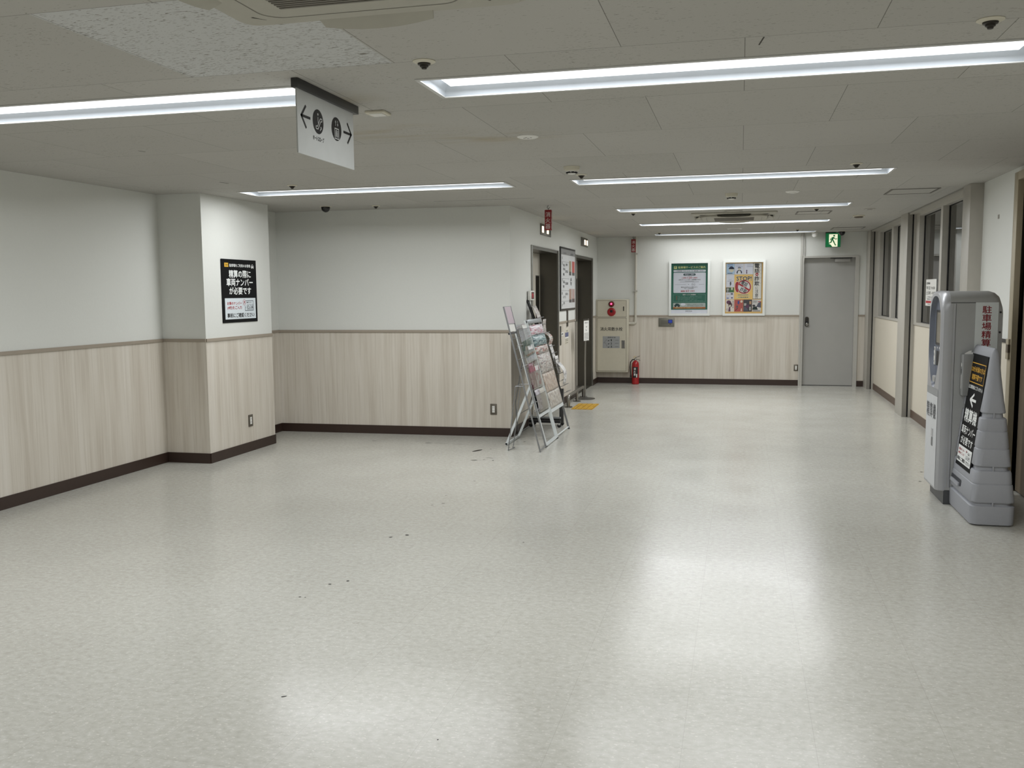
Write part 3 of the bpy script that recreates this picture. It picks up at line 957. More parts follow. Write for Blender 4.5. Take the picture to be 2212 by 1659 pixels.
m.disc(12.64, 1.645, .05, .055, .002, M('board_grey_oval', (92, 92, 94), 0.4)); m.rect(12.6, 1.64, 12.68, 1.652, .003, BW)
m.build('board_sheet', t)
m = MB(); m.box(-2.300, -2.282, 12.385, 12.44, 1.035, 1.256, M('board_bracket', (88, 84, 78), 0.4, 0.4)); m.build('bracket', t)

t = thing('call_panel', 'narrow dark lift call button plate between the lifts', 'call button', (-2.3, 11.94, .805))
m = MB(); m.box(-2.300, -2.290, 11.908, 11.975, .805, 1.056, M('dark_call_plate', (82, 80, 75), 0.35, 0.6), .002); m.build('plate', t)
m = MB((-2.290, 0, 0), (0, 1, 0), (0, 0, 1))
for zz in (.9, .96):
    m = MB((-2.290, 0, 0), (0, 1, 0), (0, 0, 1))
    m.lathe([(.014, 0), (.014, .003), (.011, .004)], M('button_grey', (150, 148, 140), .4), 18, (11.942, zz))
    m.build('button', t)
m = MB((-2.2985, 0, 0), (0, 1, 0), (0, 0, 1)); m.box(12.0, 12.17, .922, .972, -.001, .001, WHITE)
m.text('お願い', 12.02, .935, 12.15, .96, .0015, INK)
tag(m.build('wall_sticker'), 'small white sticker right of the dark lift call plate', 'sticker')
m = MB((-2.2985, 0, 0), (0, 1, 0), (0, 0, 1)); m.box(12.27, 12.53, .795, 1.005, -.001, .001, M('cream_paper', (208, 202, 186), 0.5))
m.text('ご注意', 12.34, .965, 12.46, .985, .0015, INK); m.rect(12.275, .895, 12.525, .955, .0015, M('sticker_blue', (92, 96, 130), 0.5))
m.rect(12.275, .875, 12.525, .893, .0015, WHITE)
for zz in (.858, .838, .81):
    m.rect(12.30, zz, 12.5, zz + .008, .0015, M('sticker_grey', (120, 112, 100), .5))
tag(m.build('wall_sticker'), 'tall cream notice with a blue band under the guide board', 'sticker')

# ------------------------------------------------------------------ low bumper rail, sign stand, tactile tiles
t = thing('bumper_rail', 'low bent steel bumper rail on three legs along the lift wall', 'guard rail', (-2.172, 12.4, 0))
m = MB()
pts = [(-2.172, 11.827, .02)] + [(-2.172, 11.827 + .05 - .05 * cos(a), .10 + .05 * sin(a)) for a in [pi / 2 * k / 5 for k in range(6)]]
pts += [(-2.172, 13.02 - .05 + .05 * sin(a), .10 + .05 * cos(a)) for a in [pi / 2 * k / 5 for k in range(6)]] + [(-2.172, 13.02, .02)]
m.tube(pts, .021, STEEL, 14); m.build('rail', t)
for y in (11.827, 12.485, 13.02):
    m = MB()
    if 12 < y < 13:
        m.tube([(-2.172, y, .004), (-2.172, y, .15)], .019, STEEL, 14)
    else:
        m.tube([(-2.172, y, .004), (-2.172, y, .06)], .022, STEEL, 14)
    lg = m.build('leg', t)
    m = MB((-2.172, y, 0)); m.lathe([(.055, .0005), (.055, .006), (.05, .008)], DKSTEEL, 20)
    for dx, dy in ((-.04, -.0), (.04, 0)):
        m.lathe([(.009, .007), (.007, .016)], STEEL, 8, (dx, dy))
    m.build('floor_plate', lg)

t = thing('sign_stand', 'thin pole sign stand with round base in front of the farther lift', 'sign stand', (-2.112, 12.81, 0))
m = MB((-2.112, 12.81, 0)); m.lathe([(.14, .0005), (.14, .008), (.06, .014), (.02, .03)], M('dark_stand_base', (86, 84, 80), 0.4, .4), 32); m.build('base', t)
m = MB(); m.tube([(-2.112, 12.81, .02), (-2.112, 12.81, .5), (-2.108, 12.81, .83)], .011, STEEL, 10); m.build('pole', t)
m = MB((-2.118, 12.71, .812), (.2, 1, 0), (0, 0, 1))
m.box(0, .225, 0, .315, -.004, -.001, ACRYL); hp = m.build('sign_holder', t)
m = MB((-2.118, 12.71, .812), (.2, 1, 0), (0, 0, 1))
m.box(.012, .213, .012, .29, -.0008, .0004, WHITE); m.text('お知らせ', .05, .25, .18, .272, .001, INK)
m.text('ご', .08, .15, .14, .215, .001, M('ink_grey', (90, 90, 92), .5, var=0))
for k in range(5):
    m.rect(.03, .03 + .02 * k, .195, .036 + .02 * k, .001, MATS['ink_grey'])
m.build('sign_sheet', hp)

TAC = M('yellow_tactile', (190, 148, 44), 0.6, var=.15)
for k, (y0, lb) in enumerate(((11.62, 'nearer'), (11.925, 'farther'))):
    m = MB()
    m.box(-2.103, -1.823, y0, y0 + .298, 0.0005, .004, TAC)
    for i in range(4):
        xx = -2.103 + .035 + .07 * i
        m.box(xx - .017, xx + .017, y0 + .012, y0 + .286, .003, .008, TAC, .002)
        m.box(xx + .018, xx + .024, y0 + .005, y0 + .293, .0041, .0046, M('tactile_groove', (120, 90, 26), .7))
    tag(m.build('tactile_tile'), 'yellow tactile floor tile in front of the lifts, %s of the pair' % lb, 'floor tile', 'yellow tactile tiles')

# ------------------------------------------------------------------ leaflet racks
RK = M('rack_grey_metal', (132, 133, 134), 0.4, .5)
RKW = M('rack_white_metal', (206, 211, 211), 0.4)
RKB = M('rack_black_metal', (34, 34, 36), 0.4, .3)
RUB = M('rubber_foot', (18, 18, 18), 0.7)
def slope(foot, top_x, top_z):
    L = sqrt((foot - top_x) ** 2 + top_z ** 2)
    dx, dz = (top_x - foot) / L, top_z / L
    return L, dx, dz
# rack A: narrow grey stand
tA = thing('leaflet_rack', 'narrow grey wire leaflet stand with a pink header, nearest of the racks', 'rack', (-1.98, 8.54, 0), 'leaflet racks by the lifts')
LA, dxA, dzA = slope(-1.805, -2.152, 1.372)
FA = lambda: MB((-1.805, 8.4, 0), (0, 1, 0), (dxA, 0, dzA))
for y in (0.0, .262):
    m = FA(); m.box(y - .006, y + .006, 0.0, LA, -.013, 0, RK); m.build('post', tA)
m = FA(); m.tube([(0, .018, -.01), (.262, .018, -.01)], .006, RK, 8); m.build('bottom_bar', tA)
m = FA(); m.box(.008, .254, LA - .172, LA, -.008, -.002, M('pink_header', (190, 172, 182), .4)); m.frame_rect(.008, LA - .172, .254, LA, .005, -.0012, RK); m.build('header', tA)
m = FA(); m.box(.012, .235, LA - .245, LA - .178, -.008, -.004, WHITE); m.build('header_card', tA)
m = FA(); m.box(.012, .25, LA - .268, LA - .25, -.03, .0, RKB); m.build('shelf_bar', tA)
for vb in (.36, .80, 1.0):
    m = FA()
    m.tube([(.004, vb, -.01), (.004, vb, .028), (.004, vb + .03, .03), (.258, vb + .03, .03), (.258, vb, .028), (.258, vb, -.01)], .0028, RK, 6)
    m.tube([(.004, vb + .1, -.005), (.004, vb + .1, .028), (.258, vb + .1, .028), (.258, vb + .1, -.005)], .0024, RK, 6)
    m.build('wire_pocket', tA)
m = MB()
m.tube([(-2.05, 8.41, .62), (-2.125, 8.414, .02), (-2.13, 8.42, .006), (-2.1, 8.5, .012), (-2.1, 8.56, .012), (-2.13, 8.60, .006), (-2.125, 8.613, .02), (-2.05, 8.62, .62)], .0045, RK, 8)
m.tube([(-2.05, 8.41, .62), (-2.05, 8.62, .62)], .0045, RK, 8)
m.tube([(-1.96, 8.41, .62), (-2.05, 8.41, .62)], .004, RK, 6); m.tube([(-1.96, 8.62, .62), (-2.05, 8.62, .62)], .004, RK, 6)
m.build('back_leg', tA)

def a_frame(name, label, y0, y1, ztop, pw, foots, topx=-2.14):
    t = thing(name, label, 'rack', (-1.98, (y0 + y1) / 2, 0), 'leaflet racks by the lifts')
    L, dx, dz = slope(-1.812, topx, ztop)
    F = lambda: MB((-1.812, y0, 0.008), (0, 1, 0), (dx, 0, dz))
    return t, L, F
# rack B: white frame with clear pockets
tB, LB, FB = a_frame('leaflet_rack', 'white framed stand with clear pockets of leaflets, second from the camera', 8.706, 9.238, 1.21, .03, None)
WB = .532
for a in (.015, WB - .015):
    m = FB(); m.box(a - .014, a + .014, 0, LB if a > .1 else LB * .93, -.016, 0, RKW); m.box(a - .014, a + .014, -.012, .004, -.016, 0, RUB); m.build('post', tB)
m = FB(); m.box(.03, WB - .03, .0, .026, -.024, -.001, RKW); m.build('bottom_bar', tB)
m = FB(); m.box(.03, WB - .03, .285, .315, -.024, -.001, RKW); m.build('cross_bar', tB)
m = FB(); m.box(.03, WB - .03, .316, .56, -.018, -.012, M('beige_back_board', (186, 183, 172), .6)); m.build('back_board', tB)
for r_, vb in enumerate((.33, .56, .78, 1.0)):
    for cc in range(2):
        a0 = .034 + cc * .236
        m = FB()
        m.rect(a0, vb, a0 + .226, vb + .17, .018, ACRYL); m.box(a0, a0 + .226, vb, vb + .002, 0, .018, ACRYL)
        m.rect(a0, vb, a0 + .226, vb + .22, -.006, ACRYL)
        m.build('leaflet_pocket', tB)
        m = FB(); m.tube([(a0, vb + .17, 0), (a0, vb + .17, .020), (a0 + .226, vb + .17, .020), (a0 + .226, vb + .17, 0)], .0022, RK, 6); m.build('pocket_wire', tB)
m = MB()
for y in (8.721, 9.237):
    m.bar((-1.975, y, .60), (-2.224, y, .008), .022, .022, RKW)
m.bar((-2.222, 8.71, .014), (-2.222, 9.248, .014), .02, .02, RKW, (0, 0, 1))
m.bar((-2.1, 8.72, .31), (-2.1, 9.237, .31), .006, .006, RK, (0, 0, 1))
m.build('back_leg', tB)
# rack C: newspaper stand
tC, LC, FC = a_frame('newspaper_rack', 'white sloping stand hung with newspapers, third from the camera', 9.252, 9.946, 1.212, .03, None, -2.135)
WC = .694
m = FC(); m.box(0, .034, 0, LC, -.03, 0, RKW); m.box(0, .034, -.012, .002, -.03, 0, RUB); m.build('post', tC)
m = FC(); m.box(WC - .012, WC, 0, LC, -.02, 0, RK); m.box(WC - .014, WC + .004, -.012, .004, -.022, 0, RUB); m.build('post', tC)
m = FC(); m.box(.03, WC - .01, LC - .045, LC, -.03, .004, M('rack_silver', (150, 154, 156), .35, .4), .004)
m.tube([(-.012, LC - .02, -.012), (.0, LC - .02, -.012)], .016, RKB, 10); m.build('top_bar', tC)
m = FC(); m.box(.034, WC - .012, .262, .298, -.024, 0.002, RKW); m.build('cross_bar', tC)
m = FC(); m.tube([(.034, .016, -.012), (WC, .016, -.012)], .009, RKW, 8); m.build('bottom_bar', tC)
m = FC()
for vb in (.46, .66, .76, .88, 1.0, 1.13):
    m.tube([(.03, vb, -.008), (WC - .008, vb, -.008)], .004, RK, 6)
m.build('hanging_rod', tC)
m = MB()
m.tube([(-2.13, 9.30, 1.14), (-2.272, 9.31, .35), (-2.277, 9.46, .012), (-2.275, 9.94, .012)], .006, RK, 8)
m.tube([(-2.08, 9.90, 1.0), (-2.272, 9.93, .2)], .005, RK, 8)
m.build('back_leg', tC)
# rack D: dark magazine rack on castors
tD = thing('magazine_rack', 'dark magazine rack on castors with an LED panel on top, farthest of the racks', 'rack', (-2.12, 10.08, 0), 'leaflet racks by the lifts')
LD, dxD, dzD = slope(-1.90, -2.288, 1.06)
FD = lambda: MB((-1.90, 9.98, .36), (0, 1, 0), (dxD, 0, dzD))
for a in (.01, .055):
    m = FD(); m.box(a - .008, a + .008, .05, LD, -.02, 0, RKB); m.build('post', tD)
m = MB(); m.box(-1.965, -1.920, 10.135, 10.18, .03, .42, M('rack_dark_steel', (72, 72, 72), .35, .5)); m.build('upright', tD)
m = MB()
for y in (10.0, 10.17):
    m.box(-2.285, -1.925, y - .016, y + .016, .052, .08, RKB)
m.box(-2.285, -1.925, 10.0, 10.02, .10, .118, M('rack_silver', (150, 154, 156), .35, .4))
m.build('base_frame', tD)
for x, y in ((-2.262, 10.0), (-1.94, 10.0), (-2.262, 10.17), (-1.94, 10.17)):
    m = MB((x, y - .009, .024), (1, 0, 0), (0, 0, 1))
    m.lathe([(.023, -.018), (.023, 0), (.016, .001)], BLACK, 16); m.frame((x, y, 0)); m.box(-.012, .012, -.012, .012, .03, .053, CHROME)
    m.build('castor', tD)
m = MB((-2.27, 10.0, 1.415), (0, 1, 0), (0, 0, 1)); m.box(0, .20, 0, .105, -.02, .012, WHITE, .004); pd = m.build('display', tD)
m = MB((-2.258, 10.0, 1.415), (0, 1, 0), (0, 0, 1)); m.rect(.04, .012, .175, .092, .0006, M('led_black', (40, 8, 12), .4))
m.text('休', .06, .02, .15, .085, .0012, M('led_red', (170, 40, 50), .5, emit=.35, var=0), .02)
m.build('display_screen', pd)
for k, (a, v) in enumerate(((.0, .90), (.03, .72), (.03, .56), (.03, .40), (.04, .24), (.05, .10))):
    m = FD()
    m.tube([(a, v, 0), (a, v, .06), (a + .22, v, .06), (a + .22, v, 0)], .0028, RK, 6)
    m.tube([(a + .01, v - .08, 0), (a + .01, v - .08, .06), (a + .21, v - .08, .06), (a + .21, v - .08, 0)], .0024, RK, 6)
    m.build('wire_pocket', tD)

# sheets in the racks: each is a thing of its own
def sheet(frame_mb, name, label, cat, group, a0, a1, v0, v1, c0, bulge, mat, nu=8, nv=8, curl=0.0, wav=0.0, thick=.003, extra=None, hug=False):
    m = frame_mb()
    vs = []; fs = []
    for j in range(nv + 1):
        for i in range(nu + 1):
            s_, q = i / nu, j / nv
            c_ = c0 + bulge * sin(pi * q) * (max(0, sin(pi * s_)) ** .5 if hug else 1) + curl * q * q + wav * ((.5 + .5 * sin(s_ * 9 + q * 3)) * sin(pi * s_) if hug else .5 * sin(s_ * 9 + q * 3))
            vs.append((a0 + (a1 - a0) * s_, v0 + (v1 - v0) * q + wav * (.12 if hug else .8) * sin(s_ * 6.3), c_))
            if i and j:
                k = j * (nu + 1) + i
                fs.append((k - nu - 2, k - nu - 1, k, k - 1))
    m.add(vs, fs, mat, True)
    if extra:
        extra(m)
    o = m.build(name)
    solidify(o, thick, 1.0)
    return tag(o, label, cat, group)

P_PINK = mat_print('print_pink_flyer', (214, 206, 210), (190, 120, 128), (20, 12, 150), cols=[(0, (216, 210, 214)), (.4, (206, 170, 182)), (.62, (120, 70, 84)), (.72, (210, 214, 220)), (.88, (180, 96, 110))])
P_TEAL = mat_print('print_teal_flyer', (150, 170, 170), (70, 100, 104), (20, 14, 140), cols=[(0, (150, 172, 172)), (.3, (92, 122, 126)), (.55, (66, 90, 96)), (.75, (176, 186, 186)), (.9, (50, 70, 84))])
P_MIX = mat_print('print_mixed_flyer', (196, 186, 178), (150, 90, 80), (20, 14, 150), cols=[(0, (200, 194, 188)), (.3, (172, 140, 128)), (.5, (150, 70, 64)), (.62, (96, 120, 128)), (.75, (206, 200, 196)), (.9, (90, 96, 76))])
P_GREY = mat_print('print_grey_paper', (182, 178, 172), (130, 124, 120), (24, 20, 150), cols=[(0, (188, 184, 178)), (.4, (160, 152, 146)), (.6, (140, 112, 106)), (.75, (196, 194, 190)), (.9, (112, 112, 116))])
P_BEIGE = mat_print('print_beige_paper', (186, 172, 158), (140, 122, 108), (44, 60, 34), cols=[(0, (190, 176, 162)), (.4, (170, 150, 136)), (.6, (146, 124, 112)), (.72, (192, 186, 178)), (.9, (130, 118, 112))])
P_BEIG2 = mat_print('print_pale_paper', (184, 178, 168), (130, 122, 114), (44, 60, 34), cols=[(0, (186, 180, 170)), (.4, (168, 160, 150)), (.6, (138, 128, 120)), (.72, (200, 198, 194)), (.9, (128, 124, 120))])
P_MAR = mat_print('print_maroon', (150, 110, 122), (92, 34, 52), (14, 14, 22), cols=[(0, (120, 52, 72)), (.35, (92, 30, 50)), (.6, (176, 150, 158)), (.8, (140, 66, 84))])
P_WHT = mat_print('print_white_leaflet', (212, 210, 208), (150, 148, 150), (30, 30, 60), thr=.8)
P_LIL = mat_print('print_lilac_leaflet', (190, 186, 192), (140, 132, 140), (20, 20, 40), thr=.75)
NG = 'newspapers on the sloping stand'
sheet(FC, 'newspaper', 'pink newspaper at the top of the white sloping stand', 'newspaper', NG, .036, .66, 1.085, 1.19, .001, .02, P_PINK, 14, 8, 0, .012, hug=True)
sheet(FC, 'newspaper', 'teal green newspaper under the pink one on the sloping stand', 'newspaper', NG, .036, .66, .965, 1.082, .001, .03, P_TEAL, 14, 8, 0, .012, hug=True)
sheet(FC, 'newspaper', 'newspaper with red and brown print below the teal one', 'newspaper', NG, .036, .66, .882, .962, .001, .02, P_MIX, 14, 8, 0, .01, hug=True)
sheet(FC, 'newspaper', 'grey newspaper half way down the sloping stand', 'newspaper', NG, .036, .66, .675, .879, .001, .028, P_GREY, 14, 8, 0, .008, hug=True)
sheet(FC, 'newspaper', 'large beige newspaper in the lower half of the sloping stand', 'newspaper', NG, .036, .67, .472, .672, .001, .014, P_BEIGE, 10, 8, 0, .003, hug=True)
sheet(FC, 'newspaper', 'pale newspaper lowest on the sloping stand, just above its cross bar', 'newspaper', NG, .036, .67, .30, .469, .001, .012, P_BEIG2, 10, 8, 0, .003, hug=True)
LG = 'leaflets in the clear pockets'
def mk(col):
    return lambda m: None
sheet(FB, 'leaflet', 'plain white sheet leaning in the top clear pocket', 'leaflet', LG, .30, .47, 1.01, 1.21, .003, .003, WHITE, 4, 4)
sheet(FB, 'leaflet', 'grey white sheet in the clear pocket under the top row', 'leaflet', LG, .29, .48, .79, .99, .003, .003, P_WHT, 4, 4)
sheet(FB, 'leaflet', 'maroon brochure bending out of the left pocket of the white framed stand', 'leaflet', LG, .045, .25, .57, .82, .003, .008, P_MAR, 6, 8, .012)
sheet(FB, 'leaflet', 'white and red brochure in the right pocket beside the maroon one', 'leaflet', LG, .28, .49, .57, .83, .003, .007, mat_print('print_red_white', (206, 202, 202), (150, 46, 60), (12, 12, 14), cols=[(0, (206, 204, 204)), (.5, (156, 52, 66)), (.7, (208, 206, 206)), (.85, (110, 40, 56))]), 6, 8, .01)
sheet(FB, 'leaflet', 'lilac grey leaflet drooping in the lower left pocket of the white framed stand', 'leaflet', LG, .045, .25, .345, .555, .003, .008, P_LIL, 6, 8, .008)
sheet(FB, 'leaflet', 'pale beige leaflet in the lower right pocket of the white framed stand', 'leaflet', LG, .28, .49, .345, .55, .003, .003, M('beige_leaflet', (190, 186, 176), .6), 6, 6)
DG = 'magazines on the dark rack'
sheet(FD, 'magazine', 'grey magazine topmost on the dark rack, below the LED panel', 'magazine', DG, .01, .21, .83, 1.05, .02, .01, P_GREY, 5, 6, .0)
sheet(FD, 'magazine', 'narrow folded magazine second from the top of the dark rack', 'magazine', DG, .06, .22, .70, .87, .025, .004, P_GREY, 5, 6, .05)
sheet(FD, 'magazine', 'rolled magazine with red edge bulging out of the dark rack', 'magazine', DG, .02, .21, .575, .74, .03, .05, P_MIX, 5, 10, -.01)
sheet(FD, 'magazine', 'tall narrow white leaflet with black print on the dark rack', 'magazine', DG, .05, .20, .36, .58, .03, .004, P_WHT, 5, 6, .012)
sheet(FD, 'magazine', 'short white leaflet second lowest on the dark rack', 'magazine', DG, .05, .22, .25, .44, .03, .004, P_WHT, 5, 6, .03)
sheet(FD, 'magazine', 'white flyer curling forward, lowest on the dark rack', 'magazine', DG, .05, .22, .115, .36, .035, .05, P_WHT, 5, 8, .02)

# ------------------------------------------------------------------ outlets
def outlet(o, u, a0, b0, a1, b1, label):
    m = MB(o, u, (0, 0, 1))
    t = thing('wall_outlet', label, 'outlet', tuple(Vector(o) + Vector(u) * ((a0 + a1) / 2) + Vector((0, 0, b0))), 'power outlets low on the walls')
    m.box(a0, a1, b0, b1, 0, .007, M('bronze_outlet_plate', (104, 98, 88), .35, .5), .003); m.build('plate', t)
    m = MB(o, u, (0, 0, 1))
    w, h = a1 - a0, b1 - b0
    m.box(a0 + w * .3, a1 - w * .3, b0 + h * .2, b1 - h * .2, .006, .0085, WHITE)
    for k in (0, 1):
        bb = b0 + h * (.32 + .28 * k)
        for s_ in (-1, 1):
            m.box((a0 + a1) / 2 + s_ * .006 - .0012, (a0 + a1) / 2 + s_ * .006 + .0012, bb, bb + .012, .0084, .0088, BLACK)
    m.build('socket', t)
outlet((-4.583, 7.26, 0), (.02, 1.15, 0), .648, .238, .725, .352, 'wall outlet low on the column under the black poster')
outlet((-2.302, 9.2575, 0), (1, .026, 0), -.227, .231, -.157, .345, 'wall outlet low on the alcove wall beside the leaflet racks')
outlet((0, 15.162, 0), (1, 0, 0), .83, .233, .897, .335, 'wall outlet low on the far wall beside the grey door')

# ------------------------------------------------------------------ black poster on the column
t = thing('wall_poster', 'black poster with white lettering on the white column at left', 'poster', (-4.57, 7.83, 1.247))
m = MB((-4.583, 7.26, 0), (.02, 1.15, 0), (0, 0, 1))
a0, a1, b0, b1 = .276, .873, 1.249, 1.825
BKP = M('poster_black', (10, 10, 12), .6, spec=.2); YEL = M('poster_yellow', (226, 178, 60), .5)
m.box(a0, a1, b0, b1, 0, .006, BKP)
W_, H_ = a1 - a0, b1 - b0
X = lambda q: a0 + q * W_
Y = lambda q: b1 - q * H_
m.rect(X(.065), Y(.387 + .565), X(.955), Y(.615), .007, M('poster_pale', (212, 220, 224), .4))
c = .008
m.rect(X(.085), Y(.118), X(.195), Y(.053), .007, YEL); m.text('Times', X(.095), Y(.087), X(.185), Y(.068), c, INK, .02); m.text('PARKING', X(.105), Y(.105), X(.175), Y(.096), c, INK, .01)
m.text('駐車場をご利用のお客様', X(.225), Y(.115), X(.83), Y(.065), .007, INKW, .015)
m.prism(m.rrect_pts(X(.855), Y(.115), X(.935), Y(.09), .006), .007, .0072, INKW); m.ring(X(.895), Y(.093), .014, .018, .007, INKW, 14, 0, 180)
for q in (.872, .918):
    m.rect(X(q) - .006, Y(.128), X(q) + .006, Y(.11), .007, INKW); m.disc(X(q), Y(.103), .004, .004, .0078, BKP, 10)
m.text('精算の際に', X(.205), Y(.285), X(.835), Y(.165), .007, INKW, .022)
m.text('車両ナンバー', X(.13), Y(.42), X(.89), Y(.30), .007, INKW, .022)
m.text('が必要です', X(.2), Y(.555), X(.83), Y(.44), .007, INKW, .022)
m.text('お車のナンバー', X(.125), Y(.723), X(.54), Y(.672), c, INKR, .016)
m.text('(4桁)をご入力', X(.125), Y(.80), X(.535), Y(.742), c, INKR, .016)
GR = M('poster_line_grey', (110, 116, 124), .5, var=0)
m.frame_rect(X(.63), Y(.825), X(.885), Y(.655), .006, c, GR)
m.frame_rect(X(.69), Y(.81), X(.875), Y(.72), .003, c, GR)
m.text('12-34', X(.70), Y(.795), X(.868), Y(.737), c, M('poster_ink_grey', (70, 70, 76), .5, var=0), .012)
m.text('車両ナンバー', X(.68), Y(.70), X(.84), Y(.678), c, INK, .01); m.text('・', X(.65), Y(.775), X(.66), Y(.765), c, INK)
m.disc(X(.615), Y(.685), .028, .032, c + .0003, MATS['poster_pale']); m.ring(X(.615), Y(.685), .024, .027, c + .0006, INKR, 24)
m.text('例', X(.595), Y(.71), X(.635), Y(.66), c + .0008, INKR, .015)
m.text('事前にご確認ください', X(.12), Y(.925), X(.905), Y(.855), c, INK, .02)
m.build('poster_sheet', t)
m = MB((-4.583, 7.26, 0), (.02, 1.15, 0), (0, 0, 1))
m.frame_rect(a0 - .004, b0 - .004, a1 + .004, b1 + .004, .006, .0062, BKP); m.build('edge_strip', t)

# ------------------------------------------------------------------ far wall: hydrant cabinet
t = thing('hydrant_cabinet', 'cream fire hydrant cabinet with red lamp and alarm button at the far corner', 'hydrant cabinet', (-2.03, 15.08, .19))
CBM = M('cream_painted_steel', (196, 190, 172), .42)
m = MB(); m.box(-2.292, -1.766, 15.0, 15.16, .192, 1.380, CBM, .006); m.build('cabinet_body', t)
GAP = M('cabinet_gap', (128, 122, 106), .6)
m = MB((0, 15.0, 0), (1, 0, 0), (0, 0, 1))
m.box(-2.268, -1.800, 1.096, 1.356, 0, .006, CBM); m.frame_rect(-2.274, 1.090, -1.794, 1.362, .006, .0012, GAP); m.build('upper_door', t)
m = MB((0, 15.0, 0), (1, 0, 0), (0, 0, 1))
m.box(-2.268, -1.800, .215, 1.072, 0, .006, CBM); m.frame_rect(-2.274, .209, -1.794, 1.078, .006, .0012, GAP)
m.text('消火用散水栓', -2.222, .868, -1.857, .928, .0068, INK, .012)
lo = m.build('lower_door', t)
m = MB((0, 15.0, 0), (1, 0, 0), (0, 0, 1))
m.box(-2.181, -1.902, .586, .779, .006, .008, M('instruction_plate', (152, 154, 154), .4))
m.text('使用方法', -2.10, .752, -1.97, .770, .0085, INK, .01)
for k, zz in enumerate((.70, .648, .595)):
    m.text(str(k + 1), -2.05 + (.004 if k == 0 else 0), zz, -2.03 - (.004 if k == 0 else 0), zz + .03, .0085, INK, .03); m.poly([(-2.10, zz + .006), (-2.07, zz + .02), (-2.075, zz + .004), (-2.095, zz + .0)], .0085, INK)
    m.rect(-1.98, zz + .012, -1.92, zz + .018, .0085, M('plate_grey', (90, 92, 94), .5))
for p in ((-2.165, .67, -2.12, .72), (-2.165, .67, -2.12, .67), (-2.13, .66, -2.105, .61), (-2.12, .72, -2.11, .715)):
    m.stroke(*p, .004, .0085, MATS['plate_grey'])
m.build('instruction_plate', lo)
m = MB((0, 15.0, 0), (1, 0, 0), (0, 0, 1)); m.box(-1.873, -1.819, .582, .714, .006, .010, STEEL); m.box(-1.852, -1.838, .595, .70, .0095, .013, M('handle_dark', (84, 84, 84), .4)); m.build('handle', lo)
m = MB((0, 15.0, 0), (1, 0, 0), (0, 0, 1)); m.box(-1.848, -1.834, 1.19, 1.262, .006, .010, BLACK); m.build('latch', t)
m = MB((-2.038, 14.994, 1.302), (1, 0, 0), (0, 0, 1))
m.lathe([(.047, 0), (.047, .014), (.04, .018)], M('red_lamp_housing', (92, 18, 24), .35), 28)
m.lathe([(.036, .016), (.034, .035), (.024, .05), (.004, .056)], M('red_lamp_lens', (120, 10, 30), .25), 24); m.build('alarm_lamp', t)
m = MB((-2.036, 14.994, 1.306), (1, 0, 0), (0, 0, 1)); m.lathe([(.016, .046), (.015, .057), (.008, .062)], mat_emit('lamp_glow', (1.0, .08, .22), 2.6), 18); m.build('lit_bulb', t)
m = MB((-2.037, 14.994, 1.175), (1, 0, 0), (0, 0, 1))
m.lathe([(.068, 0), (.068, .012), (.060, .018), (.05, .020)], M('alarm_red', (150, 24, 28), .35), 32); m.build('alarm_button', t)
m = MB((-2.037, 14.974, 1.175), (1, 0, 0), (0, 0, 1)); m.box(-.02, .02, -.008, .032, 0, .003, BLACK, .002); m.build('button_window', t)

t = thing('wall_pipe', 'white pipe running from the ceiling down to the hydrant cabinet', 'pipe', (-1.661, 15.12, .98))
PIPE = M('white_pipe', (198, 194, 182), .45)
m = MB(); m.tube([(-1.661, 15.125, HC - .001), (-1.661, 15.125, 1.015), (-1.668, 15.125, .992), (-1.69, 15.125, .985), (-1.768, 15.125, .985)], .019, PIPE, 14); m.build('pipe', t)
m = MB(); m.tube([(-1.661, 15.125, 1.06), (-1.661, 15.125, 1.02), (-1.668, 15.125, .996), (-1.70, 15.125, .985), (-1.715, 15.125, .985)], .024, PIPE, 14); m.build('elbow', t)
for zz in (1.5, 2.1):
    m = MB(); m.box(-1.688, -1.634, 15.1, 15.158, zz, zz + .02, GREYM); m.build('pipe_clip', t)

# fire extinguisher
t = thing('fire_extinguisher', 'red fire extinguisher on the floor beside the hydrant cabinet', 'fire extinguisher', (-1.645, 15.0, 0))
XE = (-1.645, 15.0)
RED = M('extinguisher_red', (158, 20, 26), .28, spec=.6)
m = MB((XE[0], XE[1], 0)); m.lathe([(.05, .0005), (.058, .006), (.058, .315), (.054, .345), (.04, .368), (.02, .382), (.018, .392)], RED, 32); bd = m.build('cylinder', t)
m = MB((XE[0], XE[1], 0), (1, 0, 0), (0, 1, 0))
vs = []; fs = []
for i in range(9):
    a = radians(-128 + 84 * i / 8)
    for zz in (.11, .285):
        vs.append((.0588 * cos(a), .0588 * sin(a), zz))
    if i:
        fs.append((2 * i - 2, 2 * i, 2 * i + 1, 2 * i - 1))
m.add(vs, fs, M('extinguisher_label', (34, 32, 34), .4), True)
m.frame((XE[0], XE[1], 0), (1, 0, 0), (0, 0, 1))
for tx, a0_, z0_, h_ in (('消', -.02, .235, .035), ('火', -.022, .19, .035), ('器', -.02, .145, .035)):
    m.text(tx, a0_, z0_, a0_ + .03, z0_ + h_, .0605, WHITE, .03)
m.box(.018, .034, .115, .17, .045, .0575, WHITE)
m.build('label_sticker', bd)
m = MB((XE[0], XE[1], 0)); m.lathe([(.016, .388), (.02, .395), (.02, .415), (.013, .425)], CHROME, 18); m.build('valve', t)
m = MB(); m.bar((XE[0] - .01, XE[1], .425), (XE[0] + .07, XE[1] - .01, .462), .022, .006, BLACK); m.bar((XE[0] - .005, XE[1], .412), (XE[0] + .055, XE[1] - .01, .402), .02, .005, BLACK)
